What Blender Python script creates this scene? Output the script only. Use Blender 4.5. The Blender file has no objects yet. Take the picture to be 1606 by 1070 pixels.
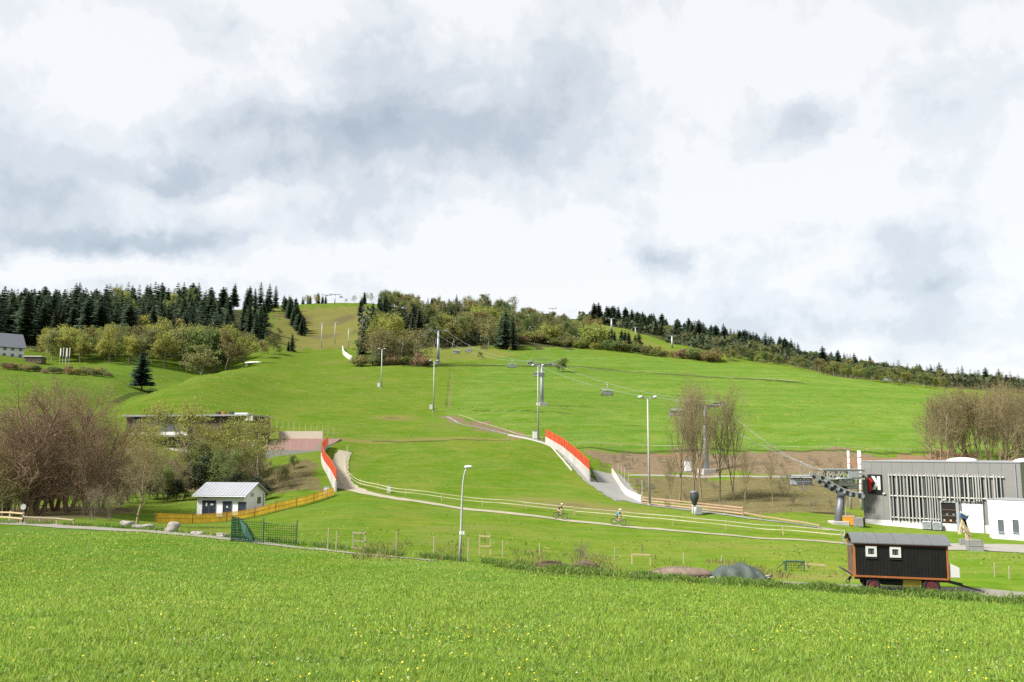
import bpy, bmesh, math, random
import numpy as np
from mathutils import Vector, Matrix, Euler

# ------------------------------------------------------------------ camera, sky, sun, exposure
scene = bpy.context.scene
COL = scene.collection
F = 1338.0                       # focal length in photo pixels (30 mm on a 36 mm sensor)
HORIZON = 705.0                  # photo row of the eye level
TH = math.atan((HORIZON - 535.0) / F)
cam_d = bpy.data.cameras.new('camera'); cam_d.sensor_width = 36.0; cam_d.lens = 36.0 * F / 1606.0
cam_d.clip_start = 0.1; cam_d.clip_end = 8000.0
cam = bpy.data.objects.new('camera', cam_d); COL.objects.link(cam)
cam.location = (0, 0, 0); cam.rotation_euler = (math.pi / 2 + TH, 0, 0)
scene.camera = cam

SUN_TO = Vector((-0.80, -0.42, 0.95)).normalized()       # towards the sun: left, a little behind the camera
SUN_EL = math.asin(SUN_TO.z); SUN_AZ = math.atan2(SUN_TO.x, SUN_TO.y)
sd = bpy.data.lights.new('sun', 'SUN'); sd.energy = 3.0; sd.angle = math.radians(11.0); sd.color = (1.0, 0.955, 0.88)
so = bpy.data.objects.new('sun', sd); COL.objects.link(so)
so.rotation_euler = SUN_TO.to_track_quat('Z', 'Y').to_euler(); so.location = (-60, -40, 90)

vs = scene.view_settings
scene.display_settings.display_device = 'sRGB'
vs.view_transform = 'Standard'; vs.look = 'None'; vs.exposure = 1.75; vs.gamma = 1.0; vs.use_curve_mapping = False
scene.cycles.max_bounces = 4; scene.cycles.diffuse_bounces = 2; scene.cycles.glossy_bounces = 2
scene.cycles.transmission_bounces = 3; scene.cycles.transparent_max_bounces = 8
scene.cycles.use_denoising = False
scene.cycles.sample_clamp_indirect = 1.5; scene.cycles.sample_clamp_direct = 4.0

def uv_of(px, py):
    """photo pixel -> (x/y, z/y) of its ray"""
    c = (px - 803.0) / F; s = (535.0 - py) / F
    dy = math.cos(TH) - s * math.sin(TH)
    return c / dy, (math.sin(TH) + s * math.cos(TH)) / dy

def build_world():
    w = bpy.data.worlds.new('World'); scene.world = w; w.use_nodes = True
    nt = w.node_tree; N = nt.nodes; L = nt.links
    for n in list(N): N.remove(n)
    def nd(t, **k):
        n = N.new(t)
        for a, b in k.items(): setattr(n, a, b)
        return n
    def mt(op, a, b=None, c=None, clamp=False):
        n = nd('ShaderNodeMath', operation=op, use_clamp=clamp)
        for i, v in enumerate((a, b, c)):
            if v is None: continue
            if isinstance(v, (int, float)): n.inputs[i].default_value = v
            else: L.new(v, n.inputs[i])
        return n.outputs[0]
    out = nd('ShaderNodeOutputWorld'); bg = nd('ShaderNodeBackground'); bg.inputs[1].default_value = 0.1
    L.new(bg.outputs[0], out.inputs[0])
    sky = nd('ShaderNodeTexSky', sky_type='NISHITA', sun_disc=False, sun_elevation=SUN_EL, sun_rotation=SUN_AZ)
    sky.altitude = 500; sky.air_density = 1.0; sky.dust_density = 1.5; sky.ozone_density = 1.0
    tc = nd('ShaderNodeTexCoord'); sep = nd('ShaderNodeSeparateXYZ'); L.new(tc.outputs['Generated'], sep.inputs[0])
    x, y, z = sep.outputs
    # a flat cloud deck overhead: perspective towards the horizon
    zz = mt('ADD', mt('MAXIMUM', z, 0.0), 0.16)
    comb = nd('ShaderNodeCombineXYZ'); L.new(mt('DIVIDE', x, zz), comb.inputs[0]); L.new(mt('DIVIDE', y, zz), comb.inputs[1])
    deck = comb.outputs[0]
    def noise(vec, scale, detail, rough=0.55, dist=0.0, off=(0, 0, 0)):
        m = nd('ShaderNodeVectorMath', operation='ADD'); m.inputs[1].default_value = off; L.new(vec, m.inputs[0])
        n = nd('ShaderNodeTexNoise'); n.inputs['Scale'].default_value = scale; n.inputs['Detail'].default_value = detail
        n.inputs['Roughness'].default_value = rough; n.inputs['Distortion'].default_value = dist
        L.new(m.outputs[0], n.inputs['Vector']); return n
    n1 = noise(deck, 0.85, 5, 0.52, 0.3, (3.1, 1.7, 0)).outputs[0]
    n2 = noise(tc.outputs['Generated'], 5.6, 7, 0.58, 0.3, (0.4, 2.2, 1.3)).outputs[0]
    n3 = noise(tc.outputs['Generated'], 13.0, 6, 0.62, 0.3, (5.0, 0.3, 2.0)).outputs[0]
    # warped direction for the individual cloud bodies
    wn = noise(tc.outputs['Generated'], 6.0, 7, 0.62, 0.0, (8, 4, 1)).outputs['Color']
    ws = nd('ShaderNodeVectorMath', operation='SUBTRACT'); ws.inputs[1].default_value = (.5, .5, .5); L.new(wn, ws.inputs[0])
    wsep = nd('ShaderNodeSeparateXYZ'); L.new(ws.outputs[0], wsep.inputs[0])
    front = mt('MAXIMUM', y, 0.05)
    u = mt('ADD', mt('DIVIDE', x, front), mt('MULTIPLY', wsep.outputs[0], 0.34))
    v = mt('ADD', mt('DIVIDE', z, front), mt('MULTIPLY', wsep.outputs[1], 0.17))
    dark = None
    # grey cloud bellies: photo pixel, half-size in pixels, strength
    for (px, py, sx, sy, a) in SKY:
        u0, v0 = uv_of(px, py)
        du = mt('DIVIDE', mt('SUBTRACT', u, u0), sx / F); dv = mt('DIVIDE', mt('SUBTRACT', v, v0), sy / F)
        q = mt('ADD', mt('MULTIPLY', du, du), mt('MULTIPLY', dv, dv))
        g = mt('MULTIPLY', mt('EXPONENT', mt('MULTIPLY', q, -1.0)), a)
        dark = g if dark is None else mt('ADD', dark, g)
    fr = mt('MULTIPLY', mt('GREATER_THAN', y, 0.05), dark)
    d = mt('ADD', fr, mt('MULTIPLY', mt('SUBTRACT', n1, 0.5), 1.1))
    d = mt('ADD', d, mt('MULTIPLY', mt('SUBTRACT', n2, 0.5), 1.5))
    d = mt('ADD', d, mt('MULTIPLY', mt('SUBTRACT', n3, 0.5), 0.95))
    d = mt('ADD', d, 0.14)
    ramp = nd('ShaderNodeValToRGB'); L.new(d, ramp.inputs[0])
    cr = ramp.color_ramp; cr.interpolation = 'EASE'
    S = SKYGAIN
    stops = [(0.0, (0.985, 0.99, 0.995)), (0.18, (0.875, 0.90, 0.925)), (0.42, (0.72, 0.77, 0.82)), (0.72, (0.56, 0.625, 0.69)), (1.0, (0.46, 0.53, 0.60))]
    for i, (p, c) in enumerate(stops):
        e = cr.elements[i] if i < 2 else cr.elements.new(p)
        e.position = p; e.color = (c[0] * S / 10, c[1] * S / 10, c[2] * S / 10, 1)
    sc10 = nd('ShaderNodeVectorMath', operation='SCALE'); sc10.inputs[3].default_value = 10.0; L.new(ramp.outputs[0], sc10.inputs[0])
    mix = nd('ShaderNodeMix', data_type='RGBA'); mix.inputs[0].default_value = 0.93
    L.new(sky.outputs[0], mix.inputs[6]); L.new(sc10.outputs[0], mix.inputs[7])
    L.new(mix.outputs[2], bg.inputs[0])
    w.cycles.sampling_method = 'MANUAL'; w.cycles.sample_map_resolution = 256
    return w
SKYGAIN = 2.88
SKY = [(640, 230, 260, 75, .56), (560, 330, 130, 60, .30), (250, 262, 190, 28, .40), (230, 385, 210, 22, .62), (40, 330, 90, 40, .25),
       (780, 150, 240, 100, .34), (480, 60, 330, 60, .22), (1275, 185, 85, 50, .46), (1010, 395, 80, 28, .62), (1420, 455, 130, 20, .30),
       (1330, 512, 130, 20, .24), (1560, 130, 110, 50, .2), (500, 190, 260, 40, .2), (900, 290, 120, 40, .18),
       (150, 110, 170, 90, -.45), (1150, 300, 260, 50, -.42), (1350, 320, 220, 60, -.35), (180, 435, 350, 16, -.35), (760, 400, 330, 24, -.30),
       (1150, 60, 320, 70, -.38), (380, 310, 140, 26, -.22), (1480, 230, 140, 80, -.25), (800, 450, 300, 22, -.2)]
build_world()

# ------------------------------------------------------------------ terrain
EYE = 1.7
def P(px, py, d):
    u, v = uv_of(px, py); return Vector((u * d, d, v * d))
CTRL = []
def C(*pts):
    for t in pts: CTRL.append(P(*t))
def W(*pts):
    for t in pts: CTRL.append(Vector(t))
# near meadow
C((803,1070,8.5),(0,1070,7.5),(1606,1070,9.5),(400,1070,8),(1200,1070,9))
W((0,1.5,-1.78),(1.5,1.5,-1.85),(-1.5,1.5,-1.75),(0,3.5,-1.9),(2.5,3,-1.95),(-2.5,3,-1.82))
C((0,822,80),(120,826,76),(240,832,72),(360,845,66),(480,858,61),(600,872,56),(720,882,53),(860,895,51),(1000,903,50),(1150,912,49),(1340,922,48.5),(1480,927,47.5),(1606,937,46))
C((0,930,26),(400,935,26),(803,940,26),(1200,955,26),(1606,975,26))
# valley floor
C((480,828,78),(560,800,97),(540,769,120),(620,783,112),(720,797,107),(880,815,100),(1000,828,95),(1200,845,88),(1310,852,84),
  (720,842,74),(860,858,71),(1000,868,70),(1250,884,64),(1550,893,58),(1550,858,80),(1350,822,103),(1200,818,101),(1100,804,108),(1000,789,116),
  (350,811,104),(240,812,100),(420,795,110),(150,806,95),(40,812,90),(300,786,118),(200,786,118),(100,788,118),(430,785,116))
W((70,96,-8.8),(90,120,-7.5),(62,70,-8.8),(90,60,-9.5))
# creek bank, lodge terrace
C((200,755,140),(300,752,142),(400,752,140),(50,760,140),(470,745,134),(522,775,119),(505,735,137),(515,706,149),(430,717,149),(340,716,150),(250,716,150),(150,716,152),(0,718,155),
  (400,690,166),(300,668,175),(480,690,163),(200,668,178),(60,655,190),(545,712,150),(535,740,136))
# ski slope
C((600,742,134),(700,760,124),(800,742,134),(900,782,115),(560,692,164),(650,690,166),(740,688,170),(850,692,172),(830,720,150),
  (600,660,203),(690,650,225),(598,608,300),(500,605,300),(450,650,210),(380,660,190),(540,570,400),(500,548,475),(545,549,482),(430,600,300),(470,562,430),
  (640,572,385),(660,600,320),(560,640,235))
# shoulder crest on the left and the meadow behind it
C((200,632,222),(240,612,255),(300,592,292),(350,579,335),(400,567,385),(450,556,430),(300,640,195),(250,655,183))
W(P(190,633,245)+Vector((0,0,-1.5)), P(245,614,285)+Vector((0,0,-2.5)), P(305,592,330)+Vector((0,0,-3.0)), P(365,576,385)+Vector((0,0,-3)))
C((0,618,235),(100,606,258),(180,602,280),(60,578,320),(140,574,335),(240,585,330),(290,578,360),(0,556,340),(100,560,365),(250,560,400))
C((0,520,480),(100,512,520),(200,505,560),(300,500,590),(120,488,690),(250,480,760),(380,530,480),(420,520,520),(350,490,700))
# upper piste and hilltop
C((500,540,520),(560,540,500),(440,530,530),(515,479,880),(430,480,830),(580,480,880),(470,505,660),(540,505,660))
# centre wood
C((650,560,430),(740,560,430),(700,500,680),(620,482,790),(800,552,450),(850,505,700),(760,490,760),(690,545,480))
# right field
C((930,704,165),(1100,706,165),(1300,708,165),(1470,711,166),(1606,714,166),(960,744,148),(1100,746,147),(1300,749,146),(1470,752,146),(1606,756,146),
  (880,705,168),(930,748,139),(975,742,146),(990,785,118),(1300,790,118),(1150,780,122),
  (850,637,228),(740,640,235),(745,580,375),(850,582,375),(950,640,235),(950,590,360),(850,545,480),(1000,560,470),(1100,600,345),(1200,640,250),(1200,597,360),(1250,581,440),
  (1450,655,235),(1450,625,310),(1460,612,390),(1606,640,300),(1400,605,390),(770,670,195),(950,670,195),(1300,675,195),(1550,680,195))
# right ridge
C((920,515,660),(1020,545,560),(1110,562,500),(900,500,760),(1000,515,760),(1100,535,760),(1200,556,760),(1400,588,760),(1606,612,800),(1300,572,760),(1300,588,520),(1500,608,520))
# over the far side
for px in (-300,0,300,515,800,1100,1400,1606,1900):
    a = (px-803)/F
    W((a*1150,1150,70+ (40 if px<900 else -10)),(a*1700,1700,20),(a*3200,3200,-40))
C((-300,560,330),(-300,600,240),(-300,700,150),(-300,812,90),(-300,905,28),(-300,500,600),(1950,640,300),(1950,720,160),(1950,760,146),(1950,620,700),(1950,950,44),(1950,985,26))
CT = np.array([tuple(v) for v in CTRL])
KA = 4.0
def _uv(x, y):
    r = np.hypot(x, y); a = np.arctan2(x, y)
    return np.stack([np.clip(a, -0.95, 0.95) * KA, np.log(r + 0.5)], -1), r, a
_cu, _cr, _ca = _uv(CT[:, 0], CT[:, 1])
_cs = (CT[:, 2] + EYE) / _cr
def _phi(d2): return 0.5 * d2 * np.log(d2 + 1e-12)
_n = len(CT)
_K = _phi(((_cu[:, None] - _cu[None]) ** 2).sum(-1)) + np.eye(_n) * 3e-3
_Pm = np.concatenate([np.ones((_n, 1)), _cu], 1)
_A = np.block([[_K, _Pm], [_Pm.T, np.zeros((3, 3))]])
_w = np.linalg.solve(_A, np.concatenate([_cs, np.zeros(3)]))
def HH(x, y):
    x = np.atleast_1d(np.asarray(x, float)); y = np.atleast_1d(np.asarray(y, float))
    out = np.empty(len(x))
    for i in range(0, len(x), 40000):
        xs, ys = x[i:i+40000], y[i:i+40000]
        q, r, a = _uv(xs, ys)
        s = _phi(((q[:, None] - _cu[None]) ** 2).sum(-1)) @ _w[:_n] + _w[_n] + q @ _w[_n+1:]
        z = s * r - EYE
        amp = np.clip((r - 15) / 60, 0, 1) * (0.02 + 0.0011 * np.minimum(r, 500))
        z += amp * (np.sin(xs*.11+1.3)*np.sin(ys*.09+.4) + .5*np.sin(xs*.27+ys*.1)*np.sin(ys*.21-xs*.13+2)*np.clip(2-r/200,0,1) + .25*np.sin(xs*.6+ys*.3)*np.sin(ys*.53-xs*.33)*np.clip(2-r/100,0,1))
        zb = -EYE + 0.02 * r
        b = np.clip((np.abs(a) - 0.75) / 0.6, 0, 1); b = b*b*(3-2*b)
        out[i:i+40000] = z * (1 - b) + zb * b
    return out
def H(x, y): return float(HH([x], [y])[0])
def G(px, py, dmin=5.0):
    """the place on the ground seen at a photo pixel"""
    u, v = uv_of(px, py)
    d = np.exp(np.linspace(math.log(dmin), math.log(1400), 900))
    f = v * d - HH(u * d, d)
    k = np.where((f[:-1] > 0) & (f[1:] <= 0))[0]
    if len(k) == 0:
        k = int(np.argmin(np.abs(f / d))); dd = d[k]
    else:
        k = k[0]; t = f[k] / (f[k] - f[k+1]); dd = d[k] + t * (d[k+1] - d[k])
    return Vector((u * dd, dd, H(u * dd, dd)))
def GD(px, d):
    """the ground straight below the ray of column px at distance d"""
    x = (px - 803.0) / F * d * 1.0
    u, _ = uv_of(px, HORIZON); x = u * d
    return Vector((x, d, H(x, d)))
# ------------------------------------------------------------------ node helpers and materials
class NT:
    def __init__(s, name):
        s.m = bpy.data.materials.new(name); s.m.use_nodes = True; s.t = s.m.node_tree
        s.N = s.t.nodes; s.L = s.t.links
        for n in list(s.N): s.N.remove(n)
        s.out = s.N.new('ShaderNodeOutputMaterial')
    def nd(s, t, **k):
        n = s.N.new(t)
        for a, b in k.items(): setattr(n, a, b)
        return n
    def put(s, sock, v):
        if v is None: return
        if hasattr(v, 'is_output'): s.L.new(v, sock)
        else:
            if isinstance(v, tuple) and len(v) == 3 and sock.type == 'RGBA': v = (*v, 1)
            sock.default_value = v
    def math(s, op, a, b=None, c=None, clamp=False):
        n = s.nd('ShaderNodeMath', operation=op, use_clamp=clamp)
        for i, v in enumerate((a, b, c)): s.put(n.inputs[i], v)
        return n.outputs[0]
    def noise(s, vec, scale, detail=4, rough=.55, dist=0.0):
        n = s.nd('ShaderNodeTexNoise'); s.put(n.inputs['Vector'], vec); n.inputs['Scale'].default_value = scale
        n.inputs['Detail'].default_value = detail; n.inputs['Roughness'].default_value = rough; n.inputs['Distortion'].default_value = dist
        return n.outputs[0]
    def mix(s, f, a, b, mode='MIX'):
        n = s.nd('ShaderNodeMix', data_type='RGBA', blend_type=mode); s.put(n.inputs[0], f); s.put(n.inputs[6], a); s.put(n.inputs[7], b)
        return n.outputs[2]
    def remap(s, v, a, b, c=0.0, d=1.0):
        n = s.nd('ShaderNodeMapRange', clamp=True); s.put(n.inputs[0], v)
        for i, q in enumerate((a, b, c, d)): n.inputs[i+1].default_value = q
        return n.outputs[0]
    def attr(s, name):
        return s.nd('ShaderNodeAttribute', attribute_name=name).outputs['Fac']
    def vmul(s, v, k):
        n = s.nd('ShaderNodeVectorMath', operation='MULTIPLY'); s.put(n.inputs[0], v); n.inputs[1].default_value = k; return n.outputs[0]
    def bsdf(s, col, rough=.8, metal=0.0, spec=.3, bump=None, bstr=.3, bdist=.05):
        b = s.nd('ShaderNodeBsdfPrincipled'); s.put(b.inputs['Base Color'], col); s.put(b.inputs['Roughness'], rough)
        b.inputs['Metallic'].default_value = metal; b.inputs['Specular IOR Level'].default_value = spec
        if bump is not None:
            k = s.nd('ShaderNodeBump'); k.inputs['Strength'].default_value = bstr; k.inputs['Distance'].default_value = bdist
            s.L.new(bump, k.inputs['Height']); s.L.new(k.outputs[0], b.inputs['Normal'])
        return b.outputs[0]
    def done(s, sh):
        s.L.new(sh, s.out.inputs[0]); return s.m

MATS = {}
def mk(name, col, rough=.7, var=.12, scale=2.5, metal=0.0, spec=.3, col2=None, dirt=0.0, bump=0.0, stretch=(1, 1, 1)):
    """plain painted / bare surface with uneven tone, wear streaks and fine relief"""
    t = NT(name); co = t.nd('ShaderNodeTexCoord').outputs['Object']; v = t.vmul(co, stretch)
    n = t.noise(v, scale, 6, .6); n2 = t.noise(v, scale * 9, 3, .6)
    f = t.remap(t.math('ADD', t.math('MULTIPLY', n, .7), t.math('MULTIPLY', n2, .3)), .3, .7)
    a = tuple(c * (1 - var) for c in col); b = col2 if col2 else tuple(min(.95, c * (1 + var)) for c in col)
    c = t.mix(f, a, b)
    rnd = t.nd('ShaderNodeObjectInfo').outputs['Random']; kk = t.remap(rnd, 0, 1, .88, 1.12); cb = t.nd('ShaderNodeCombineXYZ')
    for q in range(3): t.L.new(kk, cb.inputs[q])
    c = t.mix(1.0, c, cb.outputs[0], 'MULTIPLY')
    if dirt:
        st = t.noise(t.vmul(co, (3, 3, .35)), 1.7, 5, .65)
        c = t.mix(t.math('MULTIPLY', t.remap(st, .48, .75), dirt), c, (.12, .10, .075))
    m = t.done(t.bsdf(c, t.remap(n2, .2, .8, max(0, rough - .08), min(1, rough + .08)), metal, spec, n2 if bump else None, bump, .02))
    MATS[name] = m; return m
def glass(name, col=(.02, .025, .03), rough=.08):
    t = NT(name); co = t.nd('ShaderNodeTexCoord').outputs['Object']
    c = t.mix(t.noise(co, .8, 3), col, tuple(x * 1.8 for x in col))
    m = t.done(t.bsdf(c, rough, 0, .6)); MATS[name] = m; return m
def net(name, col, size=.12, fill=.45):
    """woven safety net: real holes in the weave, seen through"""
    t = NT(name); uv = t.nd('ShaderNodeUVMap').outputs[0]
    sp = t.nd('ShaderNodeSeparateXYZ'); t.L.new(uv, sp.inputs[0])
    a = t.math('GREATER_THAN', t.math('FRACT', t.math('DIVIDE', sp.outputs[0], size)), fill)
    b = t.math('GREATER_THAN', t.math('FRACT', t.math('DIVIDE', sp.outputs[1], size)), fill)
    hole = t.math('MULTIPLY', a, b)
    n = t.noise(t.vmul(uv, (1, .5, 1)), .9, 6, .7)
    c = t.mix(t.remap(n, .35, .65), tuple(x * .62 for x in col), tuple(min(.95, x * 1.15) for x in col))
    d = t.nd('ShaderNodeBsdfDiffuse'); t.L.new(c, d.inputs[0]); tl = t.nd('ShaderNodeBsdfTranslucent'); t.L.new(c, tl.inputs[0])
    mx = t.nd('ShaderNodeMixShader'); mx.inputs[0].default_value = .35; t.L.new(d.outputs[0], mx.inputs[1]); t.L.new(tl.outputs[0], mx.inputs[2])
    tr = t.nd('ShaderNodeBsdfTransparent'); m2 = t.nd('ShaderNodeMixShader'); t.L.new(hole, m2.inputs[0]); t.L.new(mx.outputs[0], m2.inputs[1]); t.L.new(tr.outputs[0], m2.inputs[2])
    m = t.done(m2.outputs[0]); MATS[name] = m; return m
def leafmat(name, cols, transl=.35, treevar=.5, rough=.6, patch=None):
    """leaves / needles / blades: tone differs from leaf to leaf and from plant to plant"""
    t = NT(name); g = t.nd('ShaderNodeNewGeometry'); oi = t.nd('ShaderNodeObjectInfo')
    r = g.outputs['Random Per Island']
    c = t.mix(t.remap(r, 0, .6), cols[0], cols[1]); c = t.mix(t.remap(r, .55, 1.0), c, cols[2])
    if patch:
        pos = g.outputs['Position']; c = t.mix(t.remap(t.noise(pos, .22, 3, .6), .40, .66, 0, .75), c, patch[0]); c = t.mix(t.remap(t.noise(t.vmul(pos, (1, 1.6, 1)), .9, 2, .6), .48, .72, 0, .6), c, patch[1])
    k = t.remap(oi.outputs['Random'], 0, 1, 1 - treevar * .5, 1 + treevar * .5)
    cb = t.nd('ShaderNodeCombineXYZ')
    k2 = t.math('FRACT', t.math('MULTIPLY', oi.outputs['Random'], 7.31))
    t.L.new(t.math('MULTIPLY', k, t.remap(k2, 0, 1, 1 - treevar * .3, 1 + treevar * .3)), cb.inputs[0]); t.L.new(k, cb.inputs[1]); t.L.new(k, cb.inputs[2])
    c = t.mix(1.0, c, cb.outputs[0], 'MULTIPLY')
    b = t.bsdf(c, rough, 0, .25)
    tl = t.nd('ShaderNodeBsdfTranslucent'); t.L.new(c, tl.inputs[0])
    mx = t.nd('ShaderNodeMixShader'); mx.inputs[0].default_value = transl; t.L.new(b, mx.inputs[1]); t.L.new(tl.outputs[0], mx.inputs[2])
    m = t.done(mx.outputs[0]); MATS[name] = m; return m

def ground_mat():
    t = NT('ground'); pos = t.nd('ShaderNodeNewGeometry').outputs['Position']
    sp = t.nd('ShaderNodeSeparateXYZ'); t.L.new(pos, sp.inputs[0])
    n_big = t.noise(pos, .022, 3, .6); n_mid = t.noise(pos, .14, 4, .62); n_fine = t.noise(pos, 1.1, 3, .7); n_tuft = t.noise(pos, 6.0, 2, .75)
    # bands along the contour: old mowing and grazing lines
    cb = t.nd('ShaderNodeCombineXYZ'); t.L.new(t.math('MULTIPLY', sp.outputs[0], .012), cb.inputs[0]); t.L.new(t.math('MULTIPLY', sp.outputs[2], .42), cb.inputs[2])
    band = t.noise(cb.outputs[0], 1.0, 3, .6)
    lush = t.attr('lush')
    piste = t.mix(t.remap(t.math('ADD', t.math('MULTIPLY', n_big, .55), t.math('MULTIPLY', band, .45)), .35, .65), (.082, .144, .020), (.112, .156, .028))
    piste = t.mix(t.remap(n_mid, .40, .62), piste, (.072, .134, .009)); piste = t.mix(t.remap(t.noise(t.vmul(pos, (1, .6, 1)), .07, 4, .65), .50, .68, 0, .7), piste, (.138, .160, .026))
    field = t.mix(t.remap(band, .42, .58), (.072, .144, .024), (.112, .180, .036))
    field = t.mix(t.remap(n_mid, .45, .68), field, (.062, .134, .009))
    c = t.mix(lush, piste, field)
    # flowering dandelions read as pale yellow specks far away
    vor = t.nd('ShaderNodeTexVoronoi'); t.L.new(pos, vor.inputs['Vector']); vor.inputs['Scale'].default_value = .55
    speck = t.math('MULTIPLY', t.remap(vor.outputs['Distance'], .16, .26, 1, 0), t.remap(t.noise(pos, .06, 1), .48, .68))
    c = t.mix(t.math('MULTIPLY', speck, t.math('MULTIPLY', t.attr('flower'), .8)), c, (.26, .27, .05))
    # fine tone of the sward
    k = t.math('ADD', t.math('MULTIPLY', t.remap(n_fine, .25, .75), .5), t.math('MULTIPLY', t.remap(n_tuft, .25, .75), .5))
    c = t.mix(t.remap(k, .25, .75, .0, .62), c, (.042, .084, .008))
    c = t.mix(t.remap(t.noise(t.vmul(pos, (.5, 1, 1)), .5, 4, .65), .45, .68, 0, .5), c, (.150, .150, .034))
    # trodden and dry turf, bare soil, wood floor, stubble
    def over(c, name, cols, lo=.30, hi=.62, amt=1.0):
        a = t.attr(name)
        w = t.remap(t.math('ADD', a, t.math('MULTIPLY', t.math('SUBTRACT', t.math('ADD', t.math('MULTIPLY', n_mid, .45), t.math('MULTIPLY', n_fine, .55)), .5), .9)), lo, hi)
        w = t.math('MULTIPLY', w, t.remap(a, .02, .2)); w = t.math('MULTIPLY', w, amt)
        cc = t.mix(t.remap(n_fine, .35, .65), cols[0], cols[1]); cc = t.mix(t.remap(n_tuft, .35, .75), cc, cols[2])
        return t.mix(w, c, cc)
    c = over(c, 'dry', ((.135, .120, .040), (.170, .140, .060), (.110, .115, .030)), .15, .95, .85)
    c = over(c, 'scrub', ((.100, .082, .042), (.155, .130, .068), (.062, .062, .024)))
    c = over(c, 'earth', ((.135, .098, .060), (.185, .145, .098), (.085, .066, .042)))
    c = over(c, 'redearth', ((.170, .090, .052), (.205, .130, .082), (.115, .078, .048)))
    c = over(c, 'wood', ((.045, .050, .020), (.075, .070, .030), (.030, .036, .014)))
    c = over(c, 'dark', ((.035, .062, .012), (.050, .085, .015), (.050, .050, .018)))
    d = t.nd('ShaderNodeBsdfDiffuse'); t.L.new(c, d.inputs[0]); d.inputs[1].default_value = .8
    return t.done(d.outputs[0])

# ------------------------------------------------------------------ ground sheet
def smooth01(x): x = np.clip(x, 0, 1); return x * x * (3 - 2 * x)
def inpoly(x, y, poly):
    r = np.zeros(len(x), bool); n = len(poly)
    for i in range(n):
        x1, y1 = poly[i]; x2, y2 = poly[(i+1) % n]
        c = ((y1 > y) != (y2 > y)) & (x < (x2 - x1) * (y - y1) / (y2 - y1 + 1e-12) + x1)
        r ^= c
    return r
def segdist(x, y, line):
    d = np.full(len(x), 1e9)
    for (x1, y1), (x2, y2) in zip(line[:-1], line[1:]):
        dx, dy = x2 - x1, y2 - y1; L2 = dx*dx + dy*dy + 1e-9
        t = np.clip(((x - x1)*dx + (y - y1)*dy) / L2, 0, 1)
        d = np.minimum(d, np.hypot(x - x1 - t*dx, y - y1 - t*dy))
    return d
def gp(*pts):
    return [tuple(G(*p)[:2]) if len(p) == 2 else tuple(GD(p[0], p[2])[:2]) for p in pts]

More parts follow.
